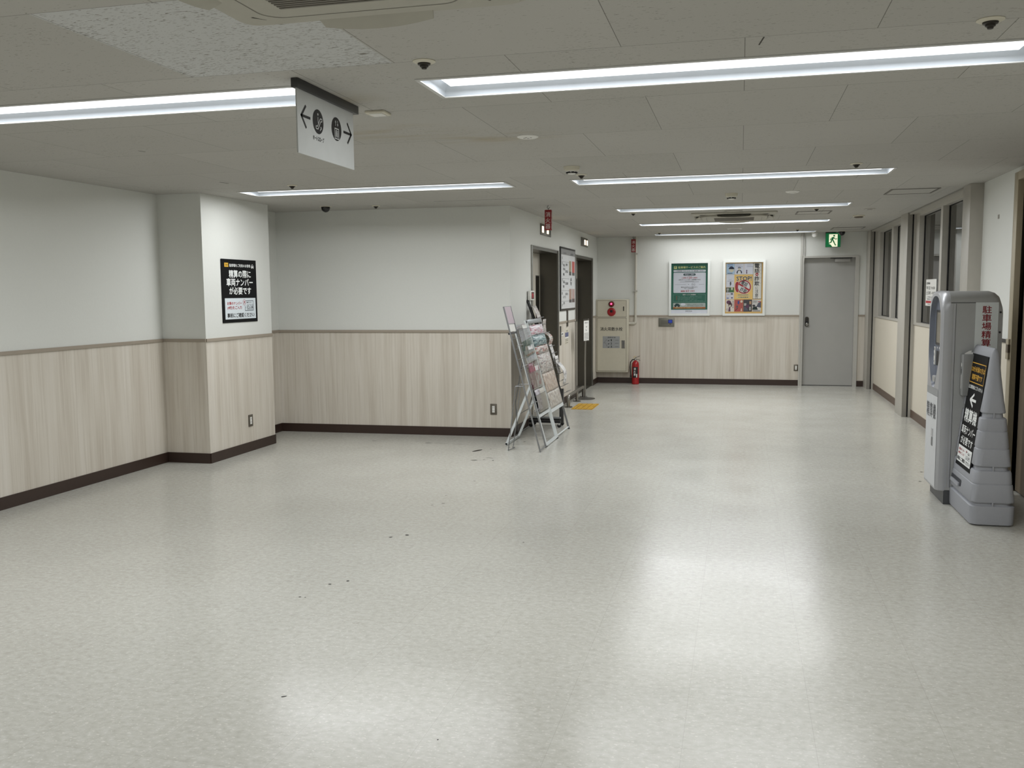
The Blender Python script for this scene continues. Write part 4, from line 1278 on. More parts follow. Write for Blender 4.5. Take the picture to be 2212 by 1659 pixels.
m.bar((XE[0] + .055, XE[1] - .01, .402), (XE[0] + .075, XE[1] - .012, .388), .02, .005, BLACK); m.build('lever', t)
m = MB(); m.tube([(XE[0] - .01 + .02 * cos(a), XE[1], .44 + .016 * sin(a)) for a in [2 * pi * k / 10 for k in range(11)]], .0025, M('pin_yellow', (200, 170, 50), .4), 6); m.build('safety_pin', t)
m = MB(); m.tube([(XE[0] - .012, XE[1], .405), (XE[0] - .05, XE[1] - .005, .40), (XE[0] - .08, XE[1] - .01, .36), (XE[0] - .088, XE[1] - .01, .28), (XE[0] - .08, XE[1] - .01, .19), (XE[0] - .076, XE[1] - .01, .15)], .0085, BLACK, 10); m.build('hose', t)
m = MB(); m.tube([(XE[0] - .076, XE[1] - .01, .155), (XE[0] - .074, XE[1] - .01, .11)], .01, BLACK, 12, True, [.011, .016]); m.build('nozzle', t)

# intercom
t = thing('intercom', 'grey intercom plate with small blue screen below the green poster', 'intercom', (-1.16, 15.15, .931))
m = MB((0, 15.162, 0), (1, 0, 0), (0, 0, 1)); m.box(-1.290, -1.038, .931, 1.070, 0, .018, M('intercom_grey', (118, 116, 107), .4, .4), .004); m.build('plate', t)
m = MB((0, 15.144, 0), (1, 0, 0), (0, 0, 1)); m.rect(-1.132, .991, -1.072, 1.039, .0008, M('blue_screen', (34, 56, 150), .3, emit=.25)); m.rect(-1.138, .985, -1.066, 1.045, .0004, BLACK); m.build('screen', t)
m = MB((0, 15.144, 0), (1, 0, 0), (0, 0, 1))
for i in range(10):
    for j in range(6):
        m.disc(-1.245 + .011 * i, .975 + .011 * j, .0035, .0035, .0006, M('speaker_hole', (70, 68, 62), .6), 8)
m.build('speaker_grille', t)
m = MB((-1.102, 15.144, .972), (1, 0, 0), (0, 0, 1)); m.lathe([(.009, 0), (.009, .003), (.007, .004)], M('button_navy', (40, 44, 70), .4), 16); m.build('button', t)

# ------------------------------------------------------------------ framed posters on the far wall
PFR = M('poster_frame_white', (222, 224, 220), .4)
def poster_frame(x0, x1, z0, z1, label):
    t = thing('framed_poster', label, 'poster', ((x0 + x1) / 2, 15.16, z0), 'framed posters on the far wall')
    m = MB((0, 15.162, 0), (1, 0, 0), (0, 0, 1))
    w = .036
    m.box(x0, x1, z0, z1, 0, .012, PFR)
    for a0, a1, b0, b1 in ((x0, x1, z0, z0 + w), (x0, x1, z1 - w, z1), (x0, x0 + w, z0 + w, z1 - w), (x1 - w, x1, z0 + w, z1 - w)):
        m.box(a0, a1, b0, b1, .01, .034, PFR)
    m.build('poster_frame', t)
    m = MB((0, 15.162 - .013, 0), (1, 0, 0), (0, 0, 1))
    return t, m, x0 + w, x1 - w, z0 + w, z1 - w
def acrylic(t, a0, a1, b0, b1):
    m = MB((0, 15.162 - .026, 0), (1, 0, 0), (0, 0, 1)); m.rect(a0, b0, a1, b1, 0, PCOVER); m.build('cover_sheet', t)

t, m, a0, a1, b0, b1 = poster_frame(-1.128, -.480, 1.108, 1.982, 'framed green poster about parking on the far wall')
W_, H_ = a1 - a0, b1 - b0
X = lambda q: a0 + q * W_
Y = lambda q: b1 - q * H_
PG = M('poster_green', (16, 104, 84), .4); PP = M('poster_light', (232, 235, 243), .4); PO = M('poster_orange', (178, 104, 44), .5); PYL = M('poster_lemon', (226, 232, 160), .5, var=0)
PN = M('poster_deep_green', (10, 66, 66), .4); IG = M('ink_soft', (88, 88, 96), .5, var=0)
m.rect(a0, b0, a1, b1, 0, PG); m.rect(a0, b0, a1, Y(.925), .0008, PP)
m.rrect(X(.07), Y(.11), X(.155), Y(.055), .006, .001, PYL); m.text('P', X(.095), Y(.10), X(.13), Y(.063), .002, PG, .02)
m.text('駐車場サービスのご案内', X(.19), Y(.103), X(.93), Y(.058), .001, PYL, .02)
m.rrect(X(.06), Y(.172), X(.945), Y(.13), .01, .001, PP)
m.text('ご利用時間', X(.13), Y(.162), X(.29), Y(.142), .002, INK, .012); m.text('7:00~22:00', X(.32), Y(.161), X(.52), Y(.145), .002, IG, .008)
m.text('駐車台数', X(.62), Y(.162), X(.74), Y(.142), .002, INK, .012); m.text('400台', X(.77), Y(.161), X(.88), Y(.144), .002, IG, .008); m.ring(X(.57), Y(.151), .006, .009, .002, PN, 14)
m.rrect(X(.06), Y(.588), X(.945), Y(.185), .012, .001, PP)
m.rrect(X(.335), Y(.245), X(.665), Y(.203), .013, .002, PN); m.text('料金のご案内', X(.37), Y(.237), X(.63), Y(.211), .003, PP, .015)
m.text('入庫後', X(.28), Y(.303), X(.42), Y(.275), .002, INKR, .008); m.text('120', X(.445), Y(.305), X(.565), Y(.265), .002, INKR, .012); m.text('分無料', X(.58), Y(.303), X(.72), Y(.277), .002, INKR, .012)
m.text('以降30分ごとに100円', X(.2), Y(.338), X(.52), Y(.318), .002, INK, .012); m.text('24時間最大900円', X(.55), Y(.338), X(.80), Y(.318), .002, INK, .012)
m.rect(X(.24), Y(.372), X(.76), Y(.367), .002, IG); m.rect(X(.38), Y(.358), X(.62), Y(.354), .002, IG)
m.rect(X(.1), Y(.424), X(.4), Y(.421), .002, IG); m.rect(X(.76), Y(.424), X(.9), Y(.421), .002, IG); m.text('+', X(.465), Y(.428), X(.49), Y(.414), .002, IG, .03)
for q in (0, 1):
    m.ring(X(.61), Y(.421), .026 + .0, .0275, .002, IG, 24)
m.text('さらに', X(.57), Y(.432), X(.65), Y(.410), .0025, IG, .01)
m.text('館内3,000円以上お買上げで', X(.27), Y(.488), X(.72), Y(.466), .002, INK, .014); m.text('平日・土日祝合算可', X(.36), Y(.512), X(.62), Y(.492), .002, INK, .008)
m.rrect(X(.265), Y(.567), X(.375), Y(.542), .008, .002, INKR); m.text('さらに', X(.285), Y(.563), X(.355), Y(.547), .003, PP, .01)
m.text('60', X(.40), Y(.57), X(.49), Y(.53), .002, INKR, .014); m.text('分無料', X(.51), Y(.567), X(.65), Y(.538), .002, INKR, .012)
m.frame_rect(X(.055), Y(.768), X(.945), Y(.622), .0025, .001, M('poster_pale_green', (150, 190, 178), .5)); m.rect(X(.3), Y(.632), X(.72), Y(.612), .0014, PG); m.text('駐車サービスご利用案内', X(.32), Y(.636), X(.68), Y(.612), .002, INKW, .014)
for k, qy in enumerate((.658, .687, .716, .745)):
    m.rect(X(.14), Y(qy + .012), X(.16), Y(qy - .006), .0016, M('poster_rust', (150, 80, 60), .5)) if k < 3 else None
    m.text(('お買い上げの際にレジにて駐車券をご提示ください', 'お車は駐車場係員の案内に従ってください', '満車の場合は近隣駐車場へお願いします', '※サービスは予告なく変更する場合があります')[k], X(.18), Y(qy + .009), X((.84, .84, .72, .88)[k]), Y(qy - .007), .0016, MATS['poster_pale_green'], .006)
m.rrect(X(.055), Y(.905), X(.945), Y(.79), .01, .001, M('poster_sage', (184, 196, 190), .4)); m.rect(X(.055), Y(.905), X(.945), Y(.872), .0014, PO)
m.text('駐車券をお持ちでないお客様はインフォメーションへ', X(.12), Y(.897), X(.85), Y(.88), .002, PYL, .008)
m.poly([(X(.09), Y(.855)), (X(.245), Y(.855)), (X(.25), Y(.835)), (X(.225), Y(.822)), (X(.195), Y(.80)), (X(.13), Y(.80)), (X(.11), Y(.825)), (X(.09), Y(.835))], .0016, PN)
for q in (.12, .215):
    m.disc(X(q), Y(.857), .012, .012, .002, INK, 16)
for k in range(3):
    m.text(('車両ナンバー読み取りシステム導入', '駐車券は発行されませんご注意', '詳しくは係員までお問合せください')[k], X(.45), Y(.823 + .018 * k), X(.88), Y(.81 + .018 * k), .002, INK, .006)
m.disc(X(.33), Y(.818), .04, .02, .0018, PP)
m.text('SOCOLA', X(.4), Y(.966), X(.58), Y(.942), .0015, IG, .015); m.text('ショッピング', X(.46), Y(.983), X(.54), Y(.974), .0015, IG, .005)
m.build('poster_sheet', t); acrylic(t, a0, a1, b0, b1)

t, m, a0, a1, b0, b1 = poster_frame(-.278, .372, 1.106, 1.983, 'framed yellow fraud warning poster on the far wall')
W_, H_ = a1 - a0, b1 - b0
GOLD = M('poster_gold', (224, 186, 112), .4); AMB = M('poster_amber', (232, 186, 92), .45, var=.02)
m.rect(a0, b0, a1, b1, 0, GOLD)
def cell(qx0, qy0, qx1, qy1, col, nm):
    m.rect(X(qx0), Y(qy1), X(qx1), Y(qy0), .0008, M('poster_cell_' + nm, col, .45, var=.05))
cell(.02, .02, .245, .235, (188, 216, 240), 'sky'); cell(.25, .02, .49, .235, (228, 232, 243), 'pale'); cell(.495, .02, .735, .235, (232, 235, 245), 'mist')
cell(.02, .24, .24, .485, (230, 233, 241), 'cloud'); cell(.24, .24, .735, .72, (246, 208, 122), 'amber')
cell(.02, .49, .12, .585, (86, 92, 86), 'slate'); cell(.12, .49, .235, .585, (58, 116, 66), 'leaf'); cell(.02, .585, .235, .72, (226, 226, 234), 'fog')
cell(.02, .73, .245, .965, (232, 224, 214), 'sand'); cell(.25, .73, .485, .965, (188, 92, 84), 'brick'); cell(.49, .73, .72, .965, (64, 60, 68), 'night'); cell(.725, .73, .96, .965, (222, 220, 216), 'ash')
m.rect(X(.735), Y(.718), X(.965), Y(.015), .0014, INK); m.rect(X(.742), Y(.712), X(.958), Y(.02), .0018, M('poster_cream', (240, 238, 230), .45))
for k, (ch, q0, q1, s_) in enumerate((('電', .03, .115, .125), ('話', .125, .205, .125), ('詐', .275, .36, .125), ('欺', .37, .46, .125), ('に', .48, .52, .07), ('注', .53, .60, .09), ('意', .61, .68, .09))):
    m.text(ch, X(.838 - s_ / 2), Y(q1), X(.838 + s_ / 2), Y(q0), .0024, INK, .02 if s_ > .1 else .008)
m.text('!!', X(.81), Y(.71), X(.86), Y(.685), .0024, INK, .01)
m.disc(X(.838), Y(.238), .024, .026, .0024, INKR); m.text('de', X(.812), Y(.25), X(.864), Y(.225), .003, INKW, .015)
for ch, qy in (('で', .04), ('ん', .075), ('わ', .15), ('で', .22), ('さ', .3), ('ぎ', .40)):
    m.text(ch, X(.925), Y(qy + .014), X(.945), Y(qy), .0024, INK, .008)
m.text('STOP!', X(.30), Y(.355), X(.70), Y(.275), .0022, INKW, .05); m.text('STOP!', X(.30), Y(.355), X(.70), Y(.275), .0026, INK, .014)
cx, cy = X(.50), Y(.48); R_ = .108
m.disc(cx, cy, R_ + .006, R_ + .006, .0018, INKW); m.ring(cx, cy, R_ - .017, R_, .0026, INKR, 40)
m.stroke(cx - .085, cy + .055, cx + .085, cy - .055, .026, .0028, INKR)
m.text('電話', cx - .045, cy + .022, cx + .06, cy + .085, .003, INK, .02, -.5); m.text('詐欺', cx - .06, cy - .085, cx + .045, cy - .022, .003, INK, .02, -.5); m.text('de', cx - .018, cy - .012, cx + .016, cy + .012, .0032, INKW, .015, -.5)
ph = [(X(.29), Y(.385)), (X(.35), Y(.372)), (X(.36), Y(.42)), (X(.33), Y(.43)), (X(.325), Y(.48)), (X(.335), Y(.53)), (X(.36), Y(.54)), (X(.35), Y(.585)), (X(.30), Y(.575)), (X(.27), Y(.53)), (X(.262), Y(.48)), (X(.27), Y(.42))]
pc = (sum(p[0] for p in ph) / 12, sum(p[1] for p in ph) / 12)
m.poly([(pc[0] + (x - pc[0]) * 1.22, pc[1] + (y - pc[1]) * 1.06) for x, y in ph], .0029, INKW); m.poly(ph, .0033, INKR)
m.rrect(X(.32), Y(.652), X(.66), Y(.625), .008, .0022, M('poster_note', (226, 216, 170), .5)); m.rect(X(.34), Y(.641), X(.62), Y(.634), .0028, INK)
m.rrect(X(.30), Y(.70), X(.66), Y(.665), .008, .0022, MATS['poster_note']); m.text('千葉県警察', X(.35), Y(.693), X(.62), Y(.674), .0028, INK, .01)
NV = M('poster_navy', (28, 34, 62), .5); SKN = M('poster_skin', (228, 222, 200), .5); PUR = M('poster_purple', (96, 52, 86), .5); BLU = M('poster_blue', (54, 76, 150), .5)
e = .0016
m.disc(X(.16), Y(.135), .038, .045, e, SKN); m.ring(X(.16), Y(.13), 0.0, .042, e + .0003, NV, 20, 0, 180)
m.disc(X(.37), Y(.12), .022, .028, e, SKN); m.ring(X(.37), Y(.115), .0, .026, e + .0003, M('poster_hair_grey', (150, 150, 164), .5), 16, 0, 180); m.ring(X(.37), Y(.20), .02, .042, e, NV, 20, -20, 200); m.disc(X(.37), Y(.195), .024, .028, e + .0004, INKW)
m.stroke(X(.56), Y(.22), X(.565), Y(.17), .008, e, PUR); m.stroke(X(.575), Y(.22), X(.568), Y(.17), .008, e, PUR); m.disc(X(.567), Y(.16), .009, .01, e, PUR)
for q, w_ in ((.05, .12), (.08, .16)):
    m.rect(X(.57), Y(q + .008), X(.57 + w_), Y(q), e, M('poster_faint', (170, 176, 200), .5)); m.rect(X(.28), Y(q + .006), X(.3 + w_), Y(q), e, MATS['poster_faint']); m.rect(X(.06), Y(q - .01), X(.2), Y(q - .018), e, BLU)
m.rect(X(.05), Y(.215), X(.19), Y(.205), e, NV)
m.disc(X(.14), Y(.41), .012, .03, e, IG); m.rect(X(.125), Y(.47), X(.135), Y(.42), e, IG); m.rect(X(.05), Y(.365), X(.21), Y(.361), e, IG); m.ring(X(.13), Y(.32), .016, .019, e, MATS['poster_hair_grey'], 16, 180, 360)
m.disc(X(.07), Y(.525), .018, .018, e, M('poster_light_grey', (190, 192, 186), .5)); m.rect(X(.06), Y(.58), X(.08), Y(.54), e, MATS['poster_light_grey']); m.disc(X(.18), Y(.515), .014, .022, e, SKN)
m.rect(X(.04), Y(.705), X(.10), Y(.69), e, BLU); m.rect(X(.16), Y(.705), X(.205), Y(.68), e, M('poster_slate', (90, 92, 110), .5)); m.rect(X(.05), Y(.63), X(.11), Y(.622), e, YEL); m.rect(X(.15), Y(.63), X(.21), Y(.60), e, MATS['poster_slate'])
m.disc(X(.10), Y(.78), .035, .03, e, PUR); m.disc(X(.14), Y(.83), .028, .04, e + .0002, M('poster_plum', (70, 28, 44), .5)); m.disc(X(.135), Y(.85), .014, .02, e + .0004, SKN); m.poly([(X(.09), Y(.96)), (X(.15), Y(.96)), (X(.14), Y(.87)), (X(.11), Y(.87))], e + .0003, PUR)
for k in range(5):
    m.rect(X(.205), Y(.77 + .03 * k), X(.225), Y(.755 + .03 * k), e, INK)
m.ring(X(.06), Y(.925), .012, .016, e, PUR, 14)
m.disc(X(.36), Y(.785), .014, .03, e, BLU); m.disc(X(.44), Y(.765), .018, .02, e, MATS['poster_sand'] if 'poster_sand' in MATS else SKN); m.stroke(X(.27), Y(.945), X(.34), Y(.90), .008, e, NV); m.rect(X(.30), Y(.89), X(.35), Y(.845), e, M('poster_steel', (110, 96, 100), .5)); m.poly([(X(.42), Y(.955)), (X(.46), Y(.955)), (X(.45), Y(.90)), (X(.435), Y(.90))], e, SKN)
m.rect(X(.51), Y(.85), X(.57), Y(.80), e, MATS['poster_light_grey']); m.rect(X(.65), Y(.82), X(.70), Y(.76), e, M('poster_tan', (200, 160, 120), .5)); m.rect(X(.65), Y(.94), X(.69), Y(.87), e, MATS['poster_light_grey']); m.poly([(X(.5), Y(.95)), (X(.62), Y(.95)), (X(.58), Y(.87)), (X(.5), Y(.87))], e, MATS['poster_slate']); m.disc(X(.60), Y(.86), .025, .03, e + .0002, PUR)
m.poly([(X(.73), Y(.93)), (X(.88), Y(.93)), (X(.84), Y(.86)), (X(.74), Y(.88))], e, M('poster_forest', (20, 44, 40), .5)); m.poly([(X(.84), Y(.87)), (X(.96), Y(.89)), (X(.96), Y(.77)), (X(.88), Y(.80))], e, MATS['poster_slate']); m.rect(X(.88), Y(.78), X(.96), Y(.765), e + .0002, INKR)
m.disc(X(.77), Y(.85), .022, .018, e + .0002, M('poster_charcoal', (60, 60, 62), .5)); m.text('だまされないで', X(.74), Y(.79), X(.86), Y(.745), e + .0004, INK, .01); m.rect(X(.74), Y(.957), X(.94), Y(.945), e, IG)
m.build('poster_sheet', t); acrylic(t, a0, a1, b0, b1)

# ------------------------------------------------------------------ grey steel door, exit sign, conduits
t = thing('door_1', 'grey steel door in a pale frame at the end of the corridor', 'door', (1.34, 15.16, 0), None, 'structure')
DM = M('grey_door_paint', (166, 165, 161), .5, var=.05, scale=5); DF = M('door_frame_grey', (184, 182, 175), .45)
m = MB()
for b in ((.918, .952, 0, 2.03), (1.708, 1.764, 0, 2.03), (.952, 1.708, 2.0, 2.03)):
    m.box(b[0], b[1], 15.145, 15.24, b[2], b[3], DF)
m.build('door_frame', t)
m = MB(); m.box(.954, 1.706, 15.225, 15.265, .010, 1.998, DM); lf = m.build('door_leaf', t)
m = MB((0, 15.225, 0), (1, 0, 0), (0, 0, 1))
kb = M('old_bronze', (70, 66, 60), .35, .7)
m.prism(m.rrect_pts(.985, .93, 1.045, 1.085, .028), 0, .008, kb); m.lathe([(.012, .008), (.012, .03), (.026, .036), (.027, .052), (.018, .06)], STEEL, 20, (1.015, .965)); m.lathe([(.014, .008), (.013, .016)], BLACK, 16, (1.015, 1.05)); m.box(.99, 1.04, .992, 1.02, .008, .02, BLACK)
m.build('door_knob', lf)
m = MB(); m.box(1.405, 1.635, 15.165, 15.224, 1.93, 1.985, M('closer_grey', (150, 148, 143), .4), .004); m.bar((1.42, 15.19, 1.992), (1.34, 15.16, 1.996), .02, .006, BLACK, (0, 0, 1)); m.box(1.34, 1.66, 15.15, 15.2, 1.987, 1.999, M('closer_dark', (40, 39, 38), .5)); m.build('door_closer', lf)

t = thing('exit_sign', 'green emergency exit sign with running figure above the grey door', 'exit sign', (1.36, 15.04, HC))
GX = M('exit_green', (12, 110, 62), .35, emit=.35, var=0); CX = M('exit_cream', (236, 238, 206), .4, emit=.75, var=0)
m = MB(); m.box(1.250, 1.470, 15.04, 15.075, 2.155, 2.372, M('exit_housing', (30, 96, 62), .45), .003); m.box(1.25, 1.40, 15.035, 15.10, 2.372, HC - .0005, BLACK); m.build('sign_housing', t)
m = MB((1.250, 15.04, 2.155), (1, 0, 0), (0, 0, 1))
m.rect(.004, .004, .216, .213, .0008, GX); m.rect(.05, .006, .175, .196, .0014, CX)
e = .002
m.disc(.124, .172, .0135, .0135, e, GX)
for p in (((.112, .152), (.100, .155), (.086, .118), (.106, .108), (.126, .140), (.124, .152)),):
    m.poly(list(p), e, GX)
for a0_, b0_, a1_, b1_, w_ in ((.09, .12, .082, .072, .018), (.083, .078, .05, .058, .015), (.102, .115, .124, .072, .018), (.122, .076, .146, .026, .016), (.146, .03, .158, .034, .01), (.107, .148, .08, .132, .011), (.081, .133, .068, .108, .011), (.12, .147, .14, .12, .011), (.14, .12, .17, .126, .011)):
    m.stroke(a0_, b0_, a1_, b1_, w_, e, GX)
m.poly([(.05, .006), (.10, .006), (.075, .04), (.05, .05)], e, GX)
m.build('sign_face', t)
m = MB(); m.tube([(.955, 15.15, HC - .001), (.957, 15.15, 2.07), (.945, 15.15, 1.95), (.94, 15.15, 1.9)], .009, DF, 10)
tag(m.build('cable_conduit'), 'thin pale conduit running down from the ceiling to the grey door frame', 'conduit')
m = MB(); m.box(.898, .930, 15.135, 15.162, 2.03, HC, DF); m.box(.896, .919, 15.135, 15.162, 0, 2.03, DF)
struct(m.build('trim_8'))

# ------------------------------------------------------------------ right hand window wall
def post(name, y0, y1, slot):
    m = MB()
    m.box(1.865, XR + .07, y0, y1, 0, HC, GREYM, .003)
    if slot:
        m.box(1.917, 1.933, y0 - .002, y0 + .01, .002, HC - .002, GASKET)
        m.box(1.867, 1.913, y0 - .004, y0 + .002, .0, HC - .001, GREYD); m.box(1.937, 1.99, y0 - .004, y0 + .002, 0, HC - .001, GREYM)
    return struct(m.build(name))
post('wall_post_far', 14.79, 15.16, True)
post('wall_post_middle', 11.6, 12.09, True)
post('wall_post_near', 8.58, 8.85, False)
m = MB()
for y0, y1 in (W1, W2):
    m.box(1.885, XR + .05, y0, y1, 2.362, HC, GREYM); m.box(1.878, 1.886, y0, y1, 2.372, HC - .001, GREYD)
struct(m.build('trim_7'))

def window(n, y0, y1, jamb, mull, label):
    w = thing('window_%d' % n, label, 'window', (XR, (y0 + y1) / 2, 1.09), None, 'structure')
    m = MB()
    xa, xb = 1.955, 2.06
    m.box(xa, xb, y0, y1, 1.092, 1.122, GREYM); m.box(xa, xb, y0, y1, 2.33, 2.362, GREYM)
    m.box(xa, xb, y1 - jamb, y1, 1.122, 2.33, GREYM); m.box(xa, xb, y0, y0 + .09, 1.122, 2.33, GREYM)
    m.build('window_frame', w)
    m = MB(); m.box(1.95, xb, mull[0], mull[1], 1.122, 2.33, GREYM); m.build('mullion', w)
    for a, b in ((y0 + .09, mull[0]), (mull[1], y1 - jamb)):
        m = MB()
        for q in ((a, a + .03), (b - .03, b)):
            m.box(2.006, 2.022, q[0], q[1], 1.122, 2.33, GASKET)
        m.box(2.006, 2.022, a + .03, b - .03, 1.122, 1.13, GASKET); m.box(2.006, 2.022, a + .03, b - .03, 2.322, 2.33, GASKET)
        m.build('gasket', w)
        m = MB(); m.box(2.012, 2.018, a + .03, b - .03, 1.13, 2.322, GLASS); m.build('glass_pane', w)
    return w
window(1, W1[0], W1[1], .36, (13.2, 13.34), 'farther right hand window with two panes')
window(2, W2[0], W2[1], .22, (10.10, 10.2), 'nearer right hand window with two panes behind the payment machine')
# things behind the glass
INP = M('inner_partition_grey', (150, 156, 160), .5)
m = MB()
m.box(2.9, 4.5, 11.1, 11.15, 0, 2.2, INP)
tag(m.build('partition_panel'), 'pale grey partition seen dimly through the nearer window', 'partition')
t = thing('storage_cabinet', 'grey steel cabinet standing dimly behind the farther window', 'cabinet', (2.8, 13.4, 0))
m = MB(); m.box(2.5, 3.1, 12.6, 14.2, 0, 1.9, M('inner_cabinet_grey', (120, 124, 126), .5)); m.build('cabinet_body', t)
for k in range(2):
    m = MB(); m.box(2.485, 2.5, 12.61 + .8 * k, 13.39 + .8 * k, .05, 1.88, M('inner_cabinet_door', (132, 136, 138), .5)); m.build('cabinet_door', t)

t = thing('window_notice', 'white notice with black times and a red line taped to the nearer window', 'notice', (1.985, 10.65, 1.32))
m = MB((2.010, 11.17, 1.318), (0, -1, 0), (0, 0, 1))
m.box(0, .56, 0, .29, 0, .0015, WHITE)
e = .002
m.text('営業時間', .03, .235, .23, .258, e, INK, .015); m.text('平日 9:00', .03, .178, .5, .212, e, INK, .012); m.text('土日祝 ~10:00', .03, .125, .52, .16, e, INK, .012)
m.text('ご不明な点は', .08, .088, .40, .104, e, IG, .01); m.text('係員まで', .08, .066, .36, .082, e, IG, .01); m.rect(.02, .03, .4, .056, e, INKR); m.text('TEL', .12, .01, .28, .022, e, INK)
m.build('notice_sheet', t)

# sliding door frame at the right edge and wall bits
t = thing('door_4', 'tan door frame at the right edge of the picture behind the sign stand', 'door', (1.97, 7.2, 0), None, 'structure')
TAN = M('tan_door_frame', (158, 148, 126), .45)
m = MB(); m.box(1.93, 2.06, 7.44, 7.535, 0, 2.34, TAN, .004); m.box(1.93, 2.06, 5.98, 6.06, 0, 2.34, TAN); m.box(1.93, 2.06, 6.06, 7.44, 2.28, 2.34, TAN); m.build('door_frame', t)
m = MB(); m.box(2.0, 2.03, 6.06, 7.44, .01, 2.28, M('brown_grey_panel', (120, 108, 92), .5)); m.build('door_leaf', t)
m = MB(); m.box(1.915, 1.932, 7.455, 7.52, .98, 1.13, TAN, .003); m.box(1.912, 1.93, 7.45, 7.5, 1.03, 1.09, M('latch_brown', (92, 82, 68), .4)); m.build('latch', t)
m = MB(); m.tube([(1.97, 7.50, 1.53), (1.95, 7.50, 1.54), (1.945, 7.50, 1.52), (1.948, 7.5, 1.48), (1.962, 7.5, 1.475)], .008, TAN, 8)
tag(m.build('wall_hook'), 'small tan hook on the cream wall at the right edge', 'hook')
m = MB(); m.box(1.966, 1.9695, 8.07, 8.105, 2.05, 2.082, M('wall_scar', (150, 146, 138), .8))
tag(m.build('wall_patch'), 'small grey patch on the cream wall near the right edge', 'wall patch')

# ------------------------------------------------------------------ payment machine
t = thing('payment_machine', 'grey parking payment machine with arched front and red lettering on its side', 'payment machine', (1.54, 7.11, 0))
KG = M('machine_silver_grey', (168, 169, 172), .33, .25, var=.02); KL = M('machine_light_panel', (196, 198, 200), .4); KD = M('machine_dark_recess', (92, 97, 108), .4); KS = M('machine_side_grey', (164, 165, 164), .42)
yc = 7.11
m = MB(); m.box(1.397, 1.72, 6.882, 7.338, 0.0005, .10, M('machine_plinth', (70, 72, 74), .4)); m.build('plinth', t)
# housing: rounded top
m = MB((0, yc, 0), (0, 1, 0), (0, 0, 1))
prof = [(-.228, .097), (.228, .097), (.228, 1.395)] + [(.228 - .09 + .09 * cos(a), 1.395 + .09 * sin(a)) for a in [pi / 2 * k / 6 for k in range(1, 7)]] + [(-.228 + .09 + .09 * cos(a), 1.395 + .09 * sin(a)) for a in [pi / 2 + pi / 2 * k / 6 for k in range(7)]]
secs = []
for x, sh, dz in ((1.40, 1.0, 0), (1.655, 1.0, 0), (1.69, .995, -.012), (1.715, .985, -.035), (1.73, .975, -.08)):
    secs.append([(a * sh, b + (dz if b > 1.2 else 0), x) for a, b in prof])
m.loft(secs, KS, smooth=True); m.build('housing', t)
# side panel line and screws
m = MB((0, 6.882, 0), (1, 0, 0), (0, 0, 1))
m.box(1.402, 1.414, .12, 1.40, -.003, .002, KG); m.box(1.420, 1.433, .12, 1.40, -.001, .0015, KG); m.box(1.4335, 1.436, .12, 1.40, -.001, .0012, M('machine_groove', (60, 62, 62), .6)); m.box(1.402, 1.66, 1.404, 1.408, -.002, .0012, M('machine_groove', (60, 62, 62), .6)); m.build('side_moulding', t)
m = MB((0, 6.882, 0), (1, 0, 0), (0, 0, 1))
for zz in (1.341, 1.205):
    m = MB((0, 6.882, 0), (1, 0, 0), (0, 0, 1))
    m.lathe([(.007, 0), (.006, .004), (.003, .006)], BLACK, 12, (1.713, zz))
    m.build('screw', t)
m = MB((0, 6.882, 0), (1, 0, 0), (0, 0, 1))
m.box(1.557, 1.700, .70, 1.408, -.001, .0025, M('machine_side_sign', (206, 211, 211), .4))
DR = M('dark_red_ink', (128, 22, 34), .5, var=0)
for k, ch in enumerate('駐車場精算機'):
    m.text(ch, 1.600, 1.334 - .0565 * k, 1.657, 1.384 - .0565 * k, .0032, DR, .018)
m.build('side_sign', t)
# fascia with arched front
m = MB((0, yc, 0), (0, -1, 0), (0, 0, 1))          # n = -x, towards the hall
def fas(hw, r, zt, c, zb=.097):
    pts = [(-hw, zb), (hw, zb)]
    for k in range(9):
        a = pi / 2 * k / 8
        pts.append((hw - r + r * cos(a), zt - r + r * sin(a)))
    for k in range(9):
        a = pi / 2 + pi / 2 * k / 8
        pts.append((-hw + r + r * cos(a), zt - r + r * sin(a)))
    return [(p[0], p[1], c) for p in pts]
bul = lambda z: 0.0
raw = [fas(.230, .10, 1.488, -1.402), fas(.230, .11, 1.488, -1.385), fas(.222, .12, 1.482, -1.362), fas(.196, .13, 1.470, -1.347)]
# front face as a ring round the tongue shaped recess
outer = raw[-1]; n = 48
def tongue(sc, c):
    pts = []
    for k in range(n):
        a = 2 * pi * (k + .5) / n - pi / 2
        z = sin(a)
        if z >= 0:
            zz = 1.262 + .19 * sc * z
            xx = .186 * sc * (abs(cos(a)) ** .8) * (1 if cos(a) > 0 else -1)
        else:
            q = -z
            zz = 1.262 - .46 * q * (1 if sc == 1 else .985)
            wq = max(0, 1 - max(0, (q - .5)) / .5 * .72) * sc
            xx = .186 * wq * (1 if cos(a) > 0 else -1) * min(1, abs(cos(a)) * 4) if q > .9 else .186 * wq * (1 if cos(a) > 0 else -1)
        pts.append((xx, zz, c))
    return pts
zf = lambda z: -1.347
